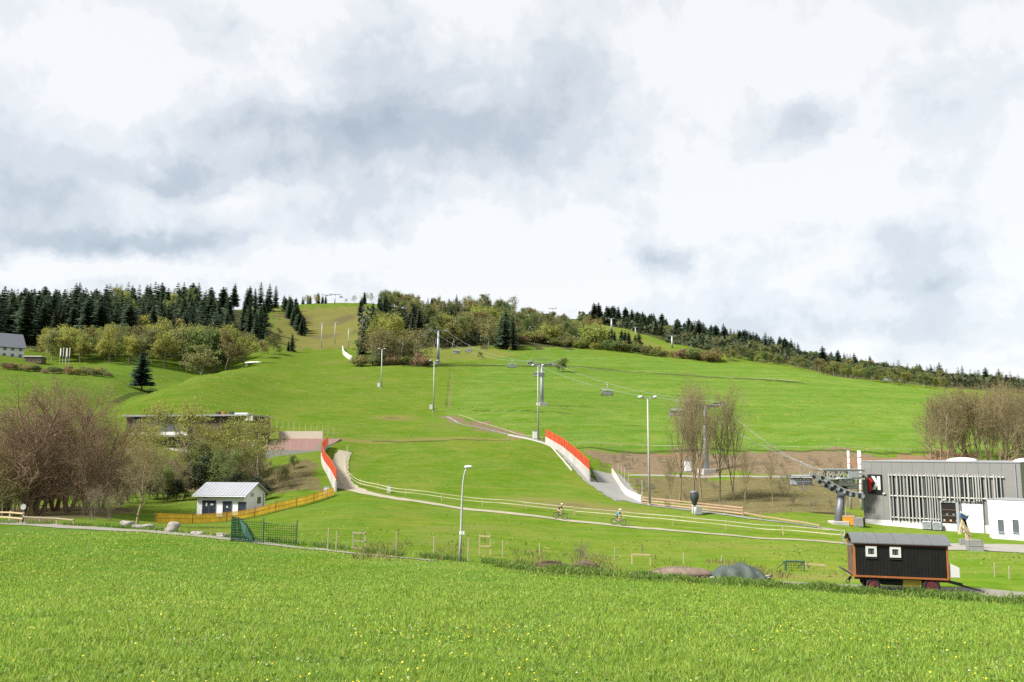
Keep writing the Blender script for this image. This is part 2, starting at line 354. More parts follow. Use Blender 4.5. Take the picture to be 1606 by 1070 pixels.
def build_ground():
    ang = np.concatenate([np.linspace(-math.pi, -.72, 40)[:-1], np.linspace(-.72, .72, 620), np.linspace(.72, math.pi, 40)[1:]])
    rad = np.concatenate([[0.4, 1.0, 1.6], np.exp(np.linspace(math.log(2.2), math.log(1000), 560)), np.exp(np.linspace(math.log(1000), math.log(3200), 22))[1:]])
    A, R = np.meshgrid(ang, rad); x = (R * np.sin(A)).ravel(); y = (R * np.cos(A)).ravel()
    z = HH(x, y)
    na, nr = len(ang), len(rad)
    i = np.arange(nr - 1)[:, None] * na + np.arange(na - 1)[None]
    f = np.stack([i, i + na, i + na + 1, i + 1], -1).reshape(-1, 4)[:, ::-1]
    me = bpy.data.meshes.new('ground')
    me.vertices.add(len(x)); me.vertices.foreach_set('co', np.stack([x, y, z], -1).ravel())
    me.loops.add(f.size); me.polygons.add(len(f))
    me.loops.foreach_set('vertex_index', f.ravel().astype(np.int32)); me.polygons.foreach_set('loop_start', (np.arange(len(f)) * 4).astype(np.int32))
    me.update(); me.polygons.foreach_set('use_smooth', np.ones(len(f), bool))
    n = len(x); r = np.hypot(x, y)
    Z = {k: np.zeros(n, np.float32) for k in ('lush', 'flower', 'dry', 'scrub', 'earth', 'redearth', 'wood', 'dark')}
    jx = x + .010 * r * (np.sin(x*.31+y*.17)+.7*np.sin(y*.57-x*.2+1)+.5*np.sin(x*1.1+y*.3)); jy = y + .014 * r * (np.sin(x*.23-y*.29+2)+.7*np.sin(x*.61+y*.13)+.5*np.sin(y*1.3-x*.4))
    def poly(k, pts, w=1.0): Z[k] = np.maximum(Z[k], inpoly(jx, jy, pts) * w)
    def blob(k, px, py, sx, sy, w=1.0):
        c = G(px, py); l = G(px - sx, py); t_ = G(px, py - sy)
        rx = abs(c.x - l.x) + .01; ry = max(abs(t_.y - c.y), .5)
        q = ((x - c.x) / rx) ** 2 + ((y - c.y) / ry) ** 2
        Z[k] = np.maximum(Z[k], np.exp(-q) * w)
    def line(k, pts, hw, w=1.0):
        d = segdist(x, y, pts); Z[k] = np.maximum(Z[k], smooth01(1.6 - d / hw) * w)
    # lush: near meadow, right-hand pasture, left meadow
    poly('lush', [(-70, -5), (70, -5)] + gp((1606,937),(1340,922),(1000,903),(720,882),(480,858),(240,832),(0,822)))
    past = gp((740,575),(850,545),(1000,560),(1250,581),(1470,611),(1606,640),(1606,712),(1470,709),(930,703),(860,690),(720,650),(705,640))
    poly('lush', past); poly('flower', gp((720,650),(1606,650),(1606,712),(930,703),(860,690)), 1.0); poly('flower', past, .35)
    poly('lush', gp((0,622),(190,634),(310,592),(280,575),(0,565)), .55)
    poly('flower', [(-70, 14), (70, 14)] + gp((1606,937),(1000,903),(480,858),(0,822)), .6)
    # soil banks
    poly('earth', gp((925,705),(1100,707),(1360,709),(1360,747),(1000,744),(945,728)))
    poly('redearth', gp((1340,710),(1606,714),(1606,750),(1340,748)))
    blob('redearth', 1050, 715, 60, 3, .8)
    poly('scrub', gp((985,748),(1345,752),(1350,818),(1170,803),(1012,783)))
    poly('scrub', gp((900,715),(940,728),(985,750),(985,775),(945,735)), .8)
    poly('earth', gp((692,650),(740,656),(800,676),(852,690),(820,690),(740,672),(695,660)), .9)
    poly('scrub', gp((400,768),(450,722),(505,718),(503,740),(522,778),(470,775)), .72)
    poly('scrub', gp((0,770),(400,768),(440,722),(200,720),(0,722)), .9)
    # trodden piste
    for b in ((900,792,90,8,1.2),(960,800,60,6,1.1),(840,784,60,5,.9),(620,656,40,5,1.2),(690,848,60,8,.5),(700,830,80,6,.5),(760,826,60,5,.5),(520,568,26,4,.55),(640,690,120,3,.6),(560,735,20,20,.3),(700,668,50,8,.45),
              (1180,858,160,5,.55),(640,806,60,4,.4),(550,592,60,8,.35),(330,838,40,5,.8),(300,832,60,5,.7),(1250,905,90,5,.9),(1340,905,70,5,.9),(1150,868,100,4,.3),(600,600,60,6,.25),(470,640,60,8,.25)):
        blob('dry', *b)
    for b_ in ((890,792,55,5,.62),(950,800,40,4,.6),(615,656,22,3,.6),(600,688,60,2,.5)): blob('scrub', *b_)
    line('dry', gp((545,690),(640,691),(745,688),(800,690)), 1.8, 1.2); line('dark', gp((590,692),(660,693),(745,690),(800,691)), .9, .7)
    poly('dry', gp((425,540),(560,543),(590,482),(430,482)), .9); blob('scrub', 470, 505, 26, 14, .75); blob('scrub', 540, 500, 22, 10, .7); blob('scrub', 510, 528, 40, 6, .7); blob('scrub', 440, 495, 14, 10, .8); blob('scrub', 568, 515, 10, 14, .8); blob('earth', 508, 508, 5, 18, .6)
    poly('dry', gp((640,565),(760,566),(820,556),(700,535),(640,535)), .6); blob('earth', 660, 538, 26, 3, .9)
    poly('dry', gp((900,505),(960,510),(1120,568),(1060,560)), .5)
    line('earth', gp((704,640),(710,585)), .8, .42); line('dark', gp((699,640),(706,578)), .6, .45)
    line('dark', gp((640,574),(740,573),(850,574),(1000,584),(1150,593),(1250,600)), 3.0, 1.0)
    line('dark', gp((745,644),(860,648),(900,648)), .8, .7); line('dark', gp((880,705),(1100,704.5),(1300,706),(1470,709)), .9, .9)
    line('dark', gp((180,632),(240,611),(310,590)), 1.2, .9)
    line('dry', gp((900,604),(1100,612),(1300,618)), 1.5, .4); line('dry', gp((740,606),(860,604)), 1.5, .5)
    line('dark', gp((900,648),(1150,652),(1420,648)), 1.0, .4)
    # wood floors
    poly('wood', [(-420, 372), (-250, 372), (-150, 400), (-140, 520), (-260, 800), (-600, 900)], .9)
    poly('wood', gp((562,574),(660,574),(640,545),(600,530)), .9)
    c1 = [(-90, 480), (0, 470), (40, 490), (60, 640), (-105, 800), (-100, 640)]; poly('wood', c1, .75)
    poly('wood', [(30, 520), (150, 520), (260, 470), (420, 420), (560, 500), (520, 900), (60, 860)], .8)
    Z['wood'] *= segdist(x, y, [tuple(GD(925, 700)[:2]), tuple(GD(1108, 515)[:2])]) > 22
    poly('scrub', gp((0,820),(60,822),(190,812),(190,795),(0,795)), .8)
    line('dark', gp((860,900),(1000,908),(1150,916),(1330,926),(1606,944)), 2.0, .6)
    for k, v in Z.items():
        a = me.attributes.new(k, 'FLOAT', 'POINT'); a.data.foreach_set('value', v.astype(np.float32))
    me.materials.append(ground_mat())
    o = bpy.data.objects.new('ground', me); COL.objects.link(o); o['kind'] = 'structure'
    o['label'] = 'green hillside meadow and ski slope ground'
    return o
GROUND = build_ground()
# ------------------------------------------------------------------ mesh builder and object helpers
class MB:
    def __init__(s): s.v = []; s.f = []; s.uv = []; s.mi = []
    def add(s, vs, fs, mi=0):
        o = len(s.v); s.v += [tuple(p) for p in vs]; s.f += [tuple(i + o for i in f) for f in fs]; s.mi += [mi] * len(fs); return s
    def box(s, c, d, rz=0.0, rx=0.0, ry=0.0, mi=0):
        x, y, z = d[0] / 2, d[1] / 2, d[2] / 2
        m = Euler((rx, ry, rz)).to_matrix(); c = Vector(c)
        vs = [c + m @ Vector((a * x, b * y, e * z)) for e in (-1, 1) for b in (-1, 1) for a in (-1, 1)]
        return s.add(vs, [(0, 2, 3, 1), (4, 5, 7, 6), (0, 1, 5, 4), (2, 6, 7, 3), (0, 4, 6, 2), (1, 3, 7, 5)], mi)
    def b2(s, lo, hi, mi=0):
        return s.box([(a + b) / 2 for a, b in zip(lo, hi)], [b - a for a, b in zip(lo, hi)], mi=mi)
    def bar(s, p, q, w, h=None, mi=0):
        p, q = Vector(p), Vector(q); d = (q - p); h = h or w
        if d.length < 1e-6: return s
        d.normalize(); up = Vector((0, 0, 1)) if abs(d.z) < .95 else Vector((0, 1, 0))
        a = d.cross(up).normalized() * w / 2; b = a.cross(d).normalized() * h / 2
        vs = [p - a - b, p + a - b, p + a + b, p - a + b, q - a - b, q + a - b, q + a + b, q - a + b]
        return s.add(vs, [(0, 1, 2, 3), (7, 6, 5, 4), (0, 4, 5, 1), (1, 5, 6, 2), (2, 6, 7, 3), (3, 7, 4, 0)], mi)
    def tube(s, pts, rs, n=8, cap=True, mi=0):
        pts = [Vector(p) for p in pts]
        if not hasattr(rs, '__len__'): rs = [rs] * len(pts)
        vs = []; ref = None
        for i, p in enumerate(pts):
            d = (pts[min(i + 1, len(pts) - 1)] - pts[max(i - 1, 0)])
            d = d.normalized() if d.length > 1e-9 else Vector((0, 0, 1))
            if ref is None: ref = Vector((1, 0, 0)) if abs(d.x) < .9 else Vector((0, 1, 0))
            a = (ref - d * ref.dot(d)).normalized(); ref = a; b = d.cross(a)
            vs += [p + (a * math.cos(2 * math.pi * k / n) + b * math.sin(2 * math.pi * k / n)) * rs[i] for k in range(n)]
        fs = [(i * n + k, i * n + (k + 1) % n, (i + 1) * n + (k + 1) % n, (i + 1) * n + k) for i in range(len(pts) - 1) for k in range(n)]
        if cap: fs += [tuple(range(n))[::-1], tuple(range((len(pts) - 1) * n, len(pts) * n))]
        return s.add(vs, fs, mi)
    def ring(s, c, axis, R, r, n=16, m=6, mi=0):
        c = Vector(c); axis = Vector(axis).normalized(); a = axis.orthogonal().normalized(); b = axis.cross(a); vs = []
        for i in range(n):
            t = 2 * math.pi * i / n; e = a * math.cos(t) + b * math.sin(t)
            for j in range(m):
                q = 2 * math.pi * j / m; vs.append(c + e * (R + r * math.cos(q)) + axis * r * math.sin(q))
        fs = [(i * m + j, i * m + (j + 1) % m, ((i + 1) % n) * m + (j + 1) % m, ((i + 1) % n) * m + j) for i in range(n) for j in range(m)]
        return s.add(vs, fs, mi)
    def prism(s, poly, axis_fn, d0, d1, mi=0):
        """poly of (u,w) extruded from d0 to d1; axis_fn(u,w,d)->xyz"""
        n = len(poly); vs = [axis_fn(u, w, d0) for u, w in poly] + [axis_fn(u, w, d1) for u, w in poly]
        fs = [tuple(range(n)), tuple(range(2 * n - 1, n - 1, -1))] + [(i, i + n, (i + 1) % n + n, (i + 1) % n) for i in range(n)]
        return s.add(vs, fs, mi)
    def ball(s, c, r, n=10, m=7, sq=(1, 1, 1), mi=0):
        c = Vector(c); vs = [c + Vector((0, 0, r * sq[2]))]
        for i in range(1, m):
            t = math.pi * i / m
            for k in range(n):
                q = 2 * math.pi * k / n
                vs.append(c + Vector((r * sq[0] * math.sin(t) * math.cos(q), r * sq[1] * math.sin(t) * math.sin(q), r * sq[2] * math.cos(t))))
        vs.append(c - Vector((0, 0, r * sq[2]))); L = len(vs) - 1
        fs = [(0, 1 + k, 1 + (k + 1) % n) for k in range(n)] + [(1 + i * n + k, 1 + (i + 1) * n + k, 1 + (i + 1) * n + (k + 1) % n, 1 + i * n + (k + 1) % n) for i in range(m - 2) for k in range(n)]
        fs += [(L, 1 + (m - 2) * n + (k + 1) % n, 1 + (m - 2) * n + k) for k in range(n)]
        return s.add(vs, fs, mi)
    def mesh(s, name, mat, smooth=False, bevel=0.0):
        me = bpy.data.meshes.new(name); me.from_pydata(s.v, [], s.f)
        for m in (mat if isinstance(mat, (list, tuple)) else [mat]): me.materials.append(m)
        bm = bmesh.new(); bm.from_mesh(me)
        for f, i in zip(bm.faces, s.mi): f.material_index = i
        bmesh.ops.recalc_face_normals(bm, faces=bm.faces)
        bm.to_mesh(me); bm.free()
        if smooth:
            for p in me.polygons: p.use_smooth = True
        return me
    def build(s, name, mat, parent=None, smooth=False, bevel=0.0, loc=(0, 0, 0), rz=0.0):
        o = bpy.data.objects.new(name, s.mesh(name, mat, smooth)); COL.objects.link(o); o.parent = parent; o.location = loc; o.rotation_euler = (0, 0, rz)
        if bevel:
            m = o.modifiers.new('bevel', 'BEVEL'); m.width = bevel; m.segments = 2; m.limit_method = 'ANGLE'
        return o
def tag(o, label, cat=None, group=None, kind=None):
    o['label'] = label
    if cat: o['category'] = cat
    if group: o['group'] = group
    if kind: o['kind'] = kind
    return o
def thing(name, label, cat, loc=(0, 0, 0), rz=0.0, group=None, rot=None):
    o = bpy.data.objects.new(name, None); COL.objects.link(o); o.location = loc; o.rotation_euler = rot if rot else (0, 0, rz); o.empty_display_size = .3
    return tag(o, label, cat, group)
def copy_tree(o, parent=None):
    c = o.copy(); COL.objects.link(c); c.parent = parent
    for ch in list(o.children): copy_tree(ch, c)
    return c
def link_mesh(name, me, parent=None):
    o = bpy.data.objects.new(name, me); COL.objects.link(o); o.parent = parent; return o
class Frame:
    """a vertical wall plane: local x along the wall (to the right), y away from the viewer, z up"""
    def __init__(s, pl, dl, pr, dr, z):
        a = Vector((uv_of(pl, HORIZON)[0] * dl, dl)); b = Vector((uv_of(pr, HORIZON)[0] * dr, dr)); e = (b - a)
        s.L = e.length; s.e = e.normalized(); s.n = Vector((-s.e.y, s.e.x)); s.A = Vector((a.x, a.y, z)); s.rz = math.atan2(s.e.y, s.e.x)
    def at(s, px, py, off=0.0):
        u, v = uv_of(px, py); a = Vector((s.A.x, s.A.y)) + s.n * off
        # point t*(u,1) with (p-a).n = 0
        t = a.dot(s.n) / (Vector((u, 1)).dot(s.n)); p = Vector((u, 1)) * t
        return (p - Vector((s.A.x, s.A.y))).dot(s.e), v * t - s.A.z
    def world(s, x, y, z): return Vector((s.A.x + s.e.x * x + s.n.x * y, s.A.y + s.e.y * x + s.n.y * y, s.A.z + z))

# paints and materials of the built things
mk('cladding', (.185, .182, .174), .5, .07, 1.0, 0, .4, dirt=.2); mk('cladding_dark', (.10, .10, .105), .6, .08)
mk('white_paint', (.46, .455, .43), .6, .05, 1.0, dirt=.10); mk('render_white', (.58, .59, .60), .8, .06, .8, dirt=.22)
mk('slat', (.33, .33, .31), .5, .10, 3, .2); mk('black_paint', (.008, .0075, .0075), .5, .4, 3, 0, .3, dirt=.04)
mk('orange_paint', (.27, .095, .03), .55, .15, 3, dirt=.2); mk('red_brown', (.16, .035, .02), .55, .2)
mk('roof_sheet', (.115, .125, .128), .45, .10, 1.2, .3, dirt=.18); mk('galv', (.30, .32, .33), .45, .12, 3, .35); mk('galv_dark', (.12, .125, .135), .5, .15, 3, .3)
mk('pole_grey', (.34, .355, .32), .5, .06, 2, .1); mk('concrete', (.24, .235, .22), .9, .15, 2.5, dirt=.25, bump=.2); mk('concrete_white', (.36, .35, .325), .9, .14, 1.5, dirt=.5, bump=.2)
mk('dark_steel', (.05, .05, .055), .5, .2, 4, .3); mk('rubber', (.018, .018, .018), .85, .2); mk('red_rim', (.10, .018, .022), .5, .2); mk('red', (.50, .025, .02), .5, .1)
mk('wood_pale', (.42, .33, .20), .8, .15, 3, stretch=(1, 1, .2)); mk('wood_grey', (.30, .26, .19), .85, .2, 3); mk('wood_brown', (.11, .075, .045), .85, .2, 3, stretch=(.3, .3, 1))
mk('rail_wood', (.34, .23, .15), .85, .15, 3); mk('yellow_plastic', (.45, .34, .06), .5, .1); mk('blue', (.05, .10, .22), .5, .15); mk('tarp', (.046, .060, .053), .7, .35, 1.5, 0, .3)
mk('tape_white', (.40, .38, .27), .6, .08); mk('gravel', (.20, .185, .155), .95, .22, 1.2, bump=.4); mk('gravel_pale', (.28, .255, .185), .95, .16, 1.0, bump=.3); mk('asphalt', (.165, .165, .155), .9, .12, .8, dirt=.1, bump=.3)
mk('soil', (.072, .056, .032), .95, .5, 2.0, bump=.5); mk('heap', (.17, .128, .098), .95, .45, 3, bump=.5); mk('stone', (.22, .205, .185), .9, .4, 1.6, bump=.6)
mk('green_frame', (.035, .09, .075), .5, .15); mk('maroon', (.15, .082, .072), .8, .12, 1); mk('brown_clad', (.075, .055, .045), .8, .2, 2, stretch=(1, 1, .2)); mk('slate', (.10, .11, .13), .6, .12, 2)
mk('cream', (.42, .38, .30), .8, .06, 1.0, dirt=.1); mk('paving', (.22, .205, .185), .9, .10, 1.2, dirt=.12); mk('inside_shade', (.012, .010, .009), .9, .4, 3); mk('orange_plastic', (.48, .20, .02), .5, .1); mk('cloth_white', (.65, .65, .63), .9, .05)
mk('bark', (.115, .090, .062), .95, .3, 3, bump=.4, stretch=(1, 1, .25)); mk('bark_grey', (.17, .145, .105), .95, .3, 3, bump=.4, stretch=(1, 1, .25)); mk('bark_pale', (.22, .20, .16), .95, .25, 3, stretch=(1, 1, .3))
mk('twig_olive', (.20, .162, .092), .95, .25, 3); mk('hut_white', (.72, .73, .74), .8, .04, .8, dirt=.12); mk('twig_brown', (.178, .120, .074), .95, .25, 3); mk('lamp_white', (.54, .54, .52), .3, .03); mk('grey_bin', (.19, .19, .18), .8, .2, 2)
glass('glass_dark'); glass('glass_grey', (.06, .075, .085), .15); glass('glass_green', (.045, .06, .06), .12)
net('net_red', (.60, .095, .048), .10, .72); net('net_orange', (.74, .45, .05), .14, .55); net('net_green', (.014, .055, .034), .16, .16); net('net_green_dense', (.012, .055, .035), .12, .5); net('net_pale', (.4, .4, .33), .5, .06)
M = MATS

def drape(name, pts, widths, mat, label, lift=.05, step=1.2, nx=4, kind='structure'):
    """a surfaced strip laid over the ground"""
    P2 = [G(*p) if len(p) == 2 else GD(p[0], p[2]) for p in pts]
    if not hasattr(widths, '__len__'): widths = [widths] * len(P2)
    L = [0.0]
    for a, b in zip(P2[:-1], P2[1:]): L.append(L[-1] + (b.xy - a.xy).length)
    n = max(2, int(L[-1] / step)); ts = np.linspace(0, L[-1], n)
    X = np.interp(ts, L, [p.x for p in P2]); Y = np.interp(ts, L, [p.y for p in P2]); Wd = np.interp(ts, L, widths)
    for _ in range(3):
        X[1:-1] = (X[:-2] + 2 * X[1:-1] + X[2:]) / 4; Y[1:-1] = (Y[:-2] + 2 * Y[1:-1] + Y[2:]) / 4
    dx = np.gradient(X); dy = np.gradient(Y); q = np.hypot(dx, dy) + 1e-9; px, py = dy / q, -dx / q
    rng = np.random.default_rng(len(pts)); vx = []; vy = []
    for k in range(nx + 1):
        s = k / nx - .5; j = (rng.random(n) - .5) * (.35 if k in (0, nx) else 0)
        vx.append(X + px * Wd * s + px * j); vy.append(Y + py * Wd * s + py * j)
    vx = np.array(vx).T.ravel(); vy = np.array(vy).T.ravel(); vz = HH(vx, vy) + lift
    fs = [(i * (nx + 1) + k, i * (nx + 1) + k + 1, (i + 1) * (nx + 1) + k + 1, (i + 1) * (nx + 1) + k) for i in range(n - 1) for k in range(nx)]
    b = MB().add(list(zip(vx, vy, vz)), fs); o = b.build(name, mat, None, True); o['kind'] = kind; o['label'] = label
    return o, list(zip(X, Y))
def line3(pts, step=2.0):
    """ground polyline through photo pixels, resampled"""
    P2 = [G(*p) if len(p) == 2 else GD(p[0], p[2]) for p in pts]; L = [0.0]
    for a, b in zip(P2[:-1], P2[1:]): L.append(L[-1] + (b.xy - a.xy).length)
    n = max(2, int(round(L[-1] / step)) + 1); ts = np.linspace(0, L[-1], n)
    X = np.interp(ts, L, [p.x for p in P2]); Y = np.interp(ts, L, [p.y for p in P2])
    for _ in range(2):
        X[1:-1] = (X[:-2] + 2 * X[1:-1] + X[2:]) / 4; Y[1:-1] = (Y[:-2] + 2 * Y[1:-1] + Y[2:]) / 4
    Z = HH(X, Y); return [Vector(t) for t in zip(X, Y, Z)]
def sheet(name, base, z0, z1, mat, parent, thick=0.0, org=Vector((0, 0, 0)), sag=0.0):
    """upright sheet (net, tape) or, with thick, a wall along a ground line"""
    n = len(base); L = [0.0]
    for a, b in zip(base[:-1], base[1:]): L.append(L[-1] + (b - a).length)
    z0 = [z0] * n if not hasattr(z0, '__len__') else list(np.interp(np.linspace(0, 1, n), np.linspace(0, 1, len(z0)), z0))
    z1 = [z1] * n if not hasattr(z1, '__len__') else list(np.interp(np.linspace(0, 1, n), np.linspace(0, 1, len(z1)), z1))
    base = [b - org for b in base]; up = Vector((0, 0, 1)); b = MB()
    if thick:
        for i in range(n):
            d = (base[min(i+1, n-1)] - base[max(i-1, 0)]); d.z = 0; d.normalize(); s = Vector((-d.y, d.x, 0)) * thick / 2
            for q in (base[i] - s + up * z0[i], base[i] + s + up * z0[i], base[i] + s + up * z1[i], base[i] - s + up * z1[i]): b.v.append(tuple(q))
        b.f = [(i*4+k, i*4+(k+1) % 4, (i+1)*4+(k+1) % 4, (i+1)*4+k) for i in range(n-1) for k in range(4)] + [(3, 2, 1, 0), (n*4-4, n*4-3, n*4-2, n*4-1)]; b.mi = [0] * len(b.f)
        return b.build(name, mat, parent)
    for i in range(n): b.v += [tuple(base[i] + up * z0[i]), tuple(base[i] + up * z1[i])]
    b.f = [(2*i, 2*i+2, 2*i+3, 2*i+1) for i in range(n-1)]; b.mi = [0] * len(b.f)
    me = bpy.data.meshes.new(name); me.from_pydata(b.v, [], b.f); me.materials.append(mat)
    uv = me.uv_layers.new(name='UVMap'); k = 0
    for f in b.f:
        for vi in f:
            i = vi // 2; uv.data[k].uv = (L[i], z1[i] if vi % 2 else z0[i]); k += 1
    return link_mesh(name, me, parent)

# ------------------------------------------------------------------ paths and paved surfaces
PATH, PATHXY = drape('gravel_path', [(541,708),(533,725),(532,742),(541,763),(575,774),(640,785),(720,797),(800,806),(880,815),(940,822),(1000,828),(1100,837),(1200,845),(1330,853)],
                     [2.4,2.8,2.8,2.6,2.0,1.6,1.45,1.4,1.3,1.3,1.3,1.2,1.2,1.2], M['gravel_pale'], 'pale gravel path the cyclists ride along')
drape('farm_track', [(-60,818),(40,822),(120,828),(240,834),(330,842),(430,855),(560,869),(680,880)], [2.4,2.4,2.2,2.4,2.6,1.0,.8,.5], M['gravel'], 'worn farm track along the meadow edge', .04)
drape('gravel_strip', [(1215,913),(1330,921),(1440,926),(1560,932),(1700,938)], [1.0,2.4,3.2,3.6,3.8], M['gravel'], 'gravel strip the wagon stands on', .04)
SROAD, SRXY = drape('service_road', [(700,654),(720,665),(790,680),(846,692),(876,703),(896,722),(920,750),(948,770),(1000,789),(1080,800),(1180,814),(1310,832)], [.6,.6,.7,1.1,1.7,2.0,2.0,2.4,1.8,1.1,.8,.8], M['asphalt'], 'grey paved service track curving down beside the red fence', .06, 1.0)
def kerb():
    n = len(SRXY); X = np.array([p[0] for p in SRXY]); Y = np.array([p[1] for p in SRXY]); dx, dy = np.gradient(X), np.gradient(Y); q = np.hypot(dx, dy)
    Wd = np.interp(np.linspace(0, 1, n), np.linspace(0, 1, 8), [.5, .5, .8, 1.5, 1.6, 1.7, 1.2, .7]); i0, i1 = int(n * .30), int(n * .62)
    ln = [Vector((X[i] + dy[i] / q[i] * Wd[i], Y[i] - dx[i] / q[i] * Wd[i], 0)) for i in range(i0, i1)]
    for p in ln: p.z = H(p.x, p.y)
    o = sheet('kerb', ln, -.2, .22, M['concrete_white'], None, .22); o['kind'] = 'structure'; o['label'] = 'pale concrete kerb along the grey service track'
kerb()
drape('side_road', [(950,742),(962,758),(976,778),(990,786)], [4.6,5.0,5.4,4.5], M['asphalt'], 'paved side road running up to the soil bank', .05, 1.0)
drape('bank_road', [(985,746),(1100,748),(1200,749),(1300,751),(1460,754),(1600,757)], 1.5, M['gravel'], 'narrow gravel lane below the soil bank', .05)
drape('plaza', [(1480,858),(1606,862),(1720,866)], [7,9,9], M['paving'], 'pale paved forecourt before the white annex', .05)
# ------------------------------------------------------------------ lift station building
def lift_station():
    z = H(42.5, 104) - .35
    fr = Frame(1350, 104, 1598, 93, z); L = fr.L
    t = thing('lift_station', 'long grey metal-clad valley station with a screen of upright slats', 'building', fr.A, fr.rz)
    top = fr.at(1350, 724)[1]; pl = fr.at(1352, 814)[1]
    MB().b2((0, 0, pl), (L, 13, top)).build('wall', M['cladding'], t)
    MB().b2((-.02, -.06, -1.6), (L + .05, 12.9, pl - .004)).build('plinth', M['white_paint'], t)
    rf = MB().b2((-.06, -.06, top + .003), (L + .06, 13.06, top + .10)).build('roof_edge', M['galv'], t)
    for px in (1495, 1604):
        x = fr.at(px, 724)[0]; b = MB(); n = 12
        b.prism([(x + 1.5 * math.cos(math.pi * k / n), .1 + .42 * math.sin(math.pi * k / n)) for k in range(n + 1)], lambda u, w, d: (u, d, top + w), 3.0, 5.2)
        b.build('skylight', M['lamp_white'], rf, True)
    # cladding joints: folded seams every 1.1 m where the wall is bare
    for k in range(1, int(L / 1.15)):
        x = k * 1.15; MB().b2((x - .012, -.012, pl + .02), (x + .012, -.001, top - .02)).build('seam', M['cladding_dark'], t)
    # window bands and slat screen
    xs0, zt = fr.at(1394, 742); xs1 = fr.at(1573, 744)[0]; zb = fr.at(1400, 814)[1] ; xd = fr.at(1474, 790)[0]; zm = fr.at(1394, 777)[1]
    rng = random.Random(4)
    zdoor = fr.at(1490, 787)[1]
    x = xs0 + .25; k = 0
    while x < xs1 - .5:
        w = rng.choice((.28, .35, .5, .62)); g = rng.choice((.35, .5, .7)); lo = pl + .25 if x + w < xd - .1 else zdoor + .25
        wf = MB().b2((x, -.03, lo), (x + w, .0 - .001, zt - .25)).build('window', M['glass_dark'], t)
        MB().b2((x - .04, -.045, lo - .05), (x - .005, -.001, zt - .2)).build('frame', M['cladding_dark'], wf)
        x += w + g
    x = xs0
    while x < xs1:
        lo = pl + .12 if x < xd - .15 else zdoor + .12; w = rng.choice((.09, .11, .14))
        MB().b2((x, -.34, lo + rng.uniform(-.05, .1)), (x + w, -.24, zt + rng.uniform(-.02, .1))).build('slat', M['slat'], t)
        x += w + rng.choice((.12, .16, .28, .40))
    for zz, x1 in ((zt - .22, xs1), (zm, xs1), (pl + .42, xd - .1)):
        MB().b2((xs0 - .05, -.235, zz - .06), (x1 + .1, -.15, zz + .06)).build('rail', M['white_paint'], t)
        xx = xs0 + .1
        while xx < x1:
            MB().b2((xx, -.15, zz - .05), (xx + .08, -.002, zz + .05)).build('bracket', M['white_paint'], t); xx += 1.35
    # open doorway: shade of the inside painted as a flat near-black panel, racks on it
    x0, z1 = fr.at(1476, 788); x1 = fr.at(1499, 788)[0]; z0 = fr.at(1488, 831)[1]
    dw = MB().b2((x0, -.02, z0), (x1, -.002, z1)).build('doorway', M['inside_shade'], t)
    fb = MB(); fb.b2((x0 - .12, -.12, z0), (x0, -.002, z1 + .12)); fb.b2((x1, -.12, z0), (x1 + .30, -.002, z1 + .12)); fb.b2((x0, -.12, z1), (x1, -.002, z1 + .12)); fb.build('door_frame', M['galv'], dw)
    for q in (.28, .5, .72): MB().b2((x0 + .05, -.07, z0 + (z1 - z0) * q), (x1 - .05, -.021, z0 + (z1 - z0) * q + .07)).build('shelf', M['wood_brown'], dw)
    for i in range(5):
        MB().box((x0 + .25 + .33 * i, -.05, z0 + (z1 - z0) * (.5 if i % 2 else .28) + .2), (.2, .05, .2)).build('crate', M['grey_bin' if i % 2 else 'wood_pale'], dw)
    # roller door
    x0, z1 = fr.at(1508, 789); x1 = fr.at(1541, 789)[0]; z0 = fr.at(1520, 845)[1]
    rd = MB().b2((x0, -.05, z0), (x1, -.002, z1)).build('roller_door', M['render_white'], t)
    for k in range(1, 7): MB().b2((x0 + .02, -.065, z0 + (z1 - z0) * k / 7 - .012), (x1 - .02, -.051, z0 + (z1 - z0) * k / 7 + .012)).build('seam', M['galv'], rd)
    fb = MB(); fb.b2((x0 - .14, -.1, z0), (x0 - .002, -.002, z1 + .15)); fb.b2((x1 + .002, -.1, z0), (x1 + .1, -.002, z1 + .15)); fb.b2((x0, -.1, z1 + .002), (x1, -.002, z1 + .15)); fb.build('door_frame', M['cladding_dark'], rd)
    # loading ramp in white
    x0 = fr.at(1489, 840)[0]; x1 = fr.at(1542, 848)[0]
    MB().b2((x0, -2.2, -2.2), (x1 + .4, -.062, z0 - .05)).build('ramp', M['white_paint'], t)
    # sign: black board, white mirrored letter, red mirrored numeral
    sx0, sz1 = fr.at(1361, 744); sx1, sz0 = fr.at(1384.5, 775)
    sg = MB().b2((sx0, -.16, sz0), (sx1, -.01, sz1)).build('sign', M['black_paint'], t, bevel=.01)
    sg['label'] = 'black square sign with mirrored white letter and red numeral'
    def s2(u, w, d): u = 800 + (u - 800) * .93; w = 490 + (w - 490) * .95; return (sx0 + (u - 715) / 170 * (sx1 - sx0), -.16 - d, sz1 - (w - 383) / 222 * (sz1 - sz0))
    kk = MB(); kk.prism([(834, 398), (874, 400), (874, 562), (834, 562)], s2, .003, .03); kk.prism([(757, 398), (803, 398), (834, 452), (834, 498), (812, 482)], s2, .003, .03); kk.prism([(812, 478), (834, 468), (834, 512), (806, 560), (763, 560)], s2, .003, .03)
    kk.build('letter', M['lamp_white'], sg)
    rr = MB(); rr.prism([(717, 428), (742, 420), (778, 462), (760, 482), (764, 548), (738, 588), (724, 588)], s2, .003, .03); rr.build('numeral', M['red'], sg)
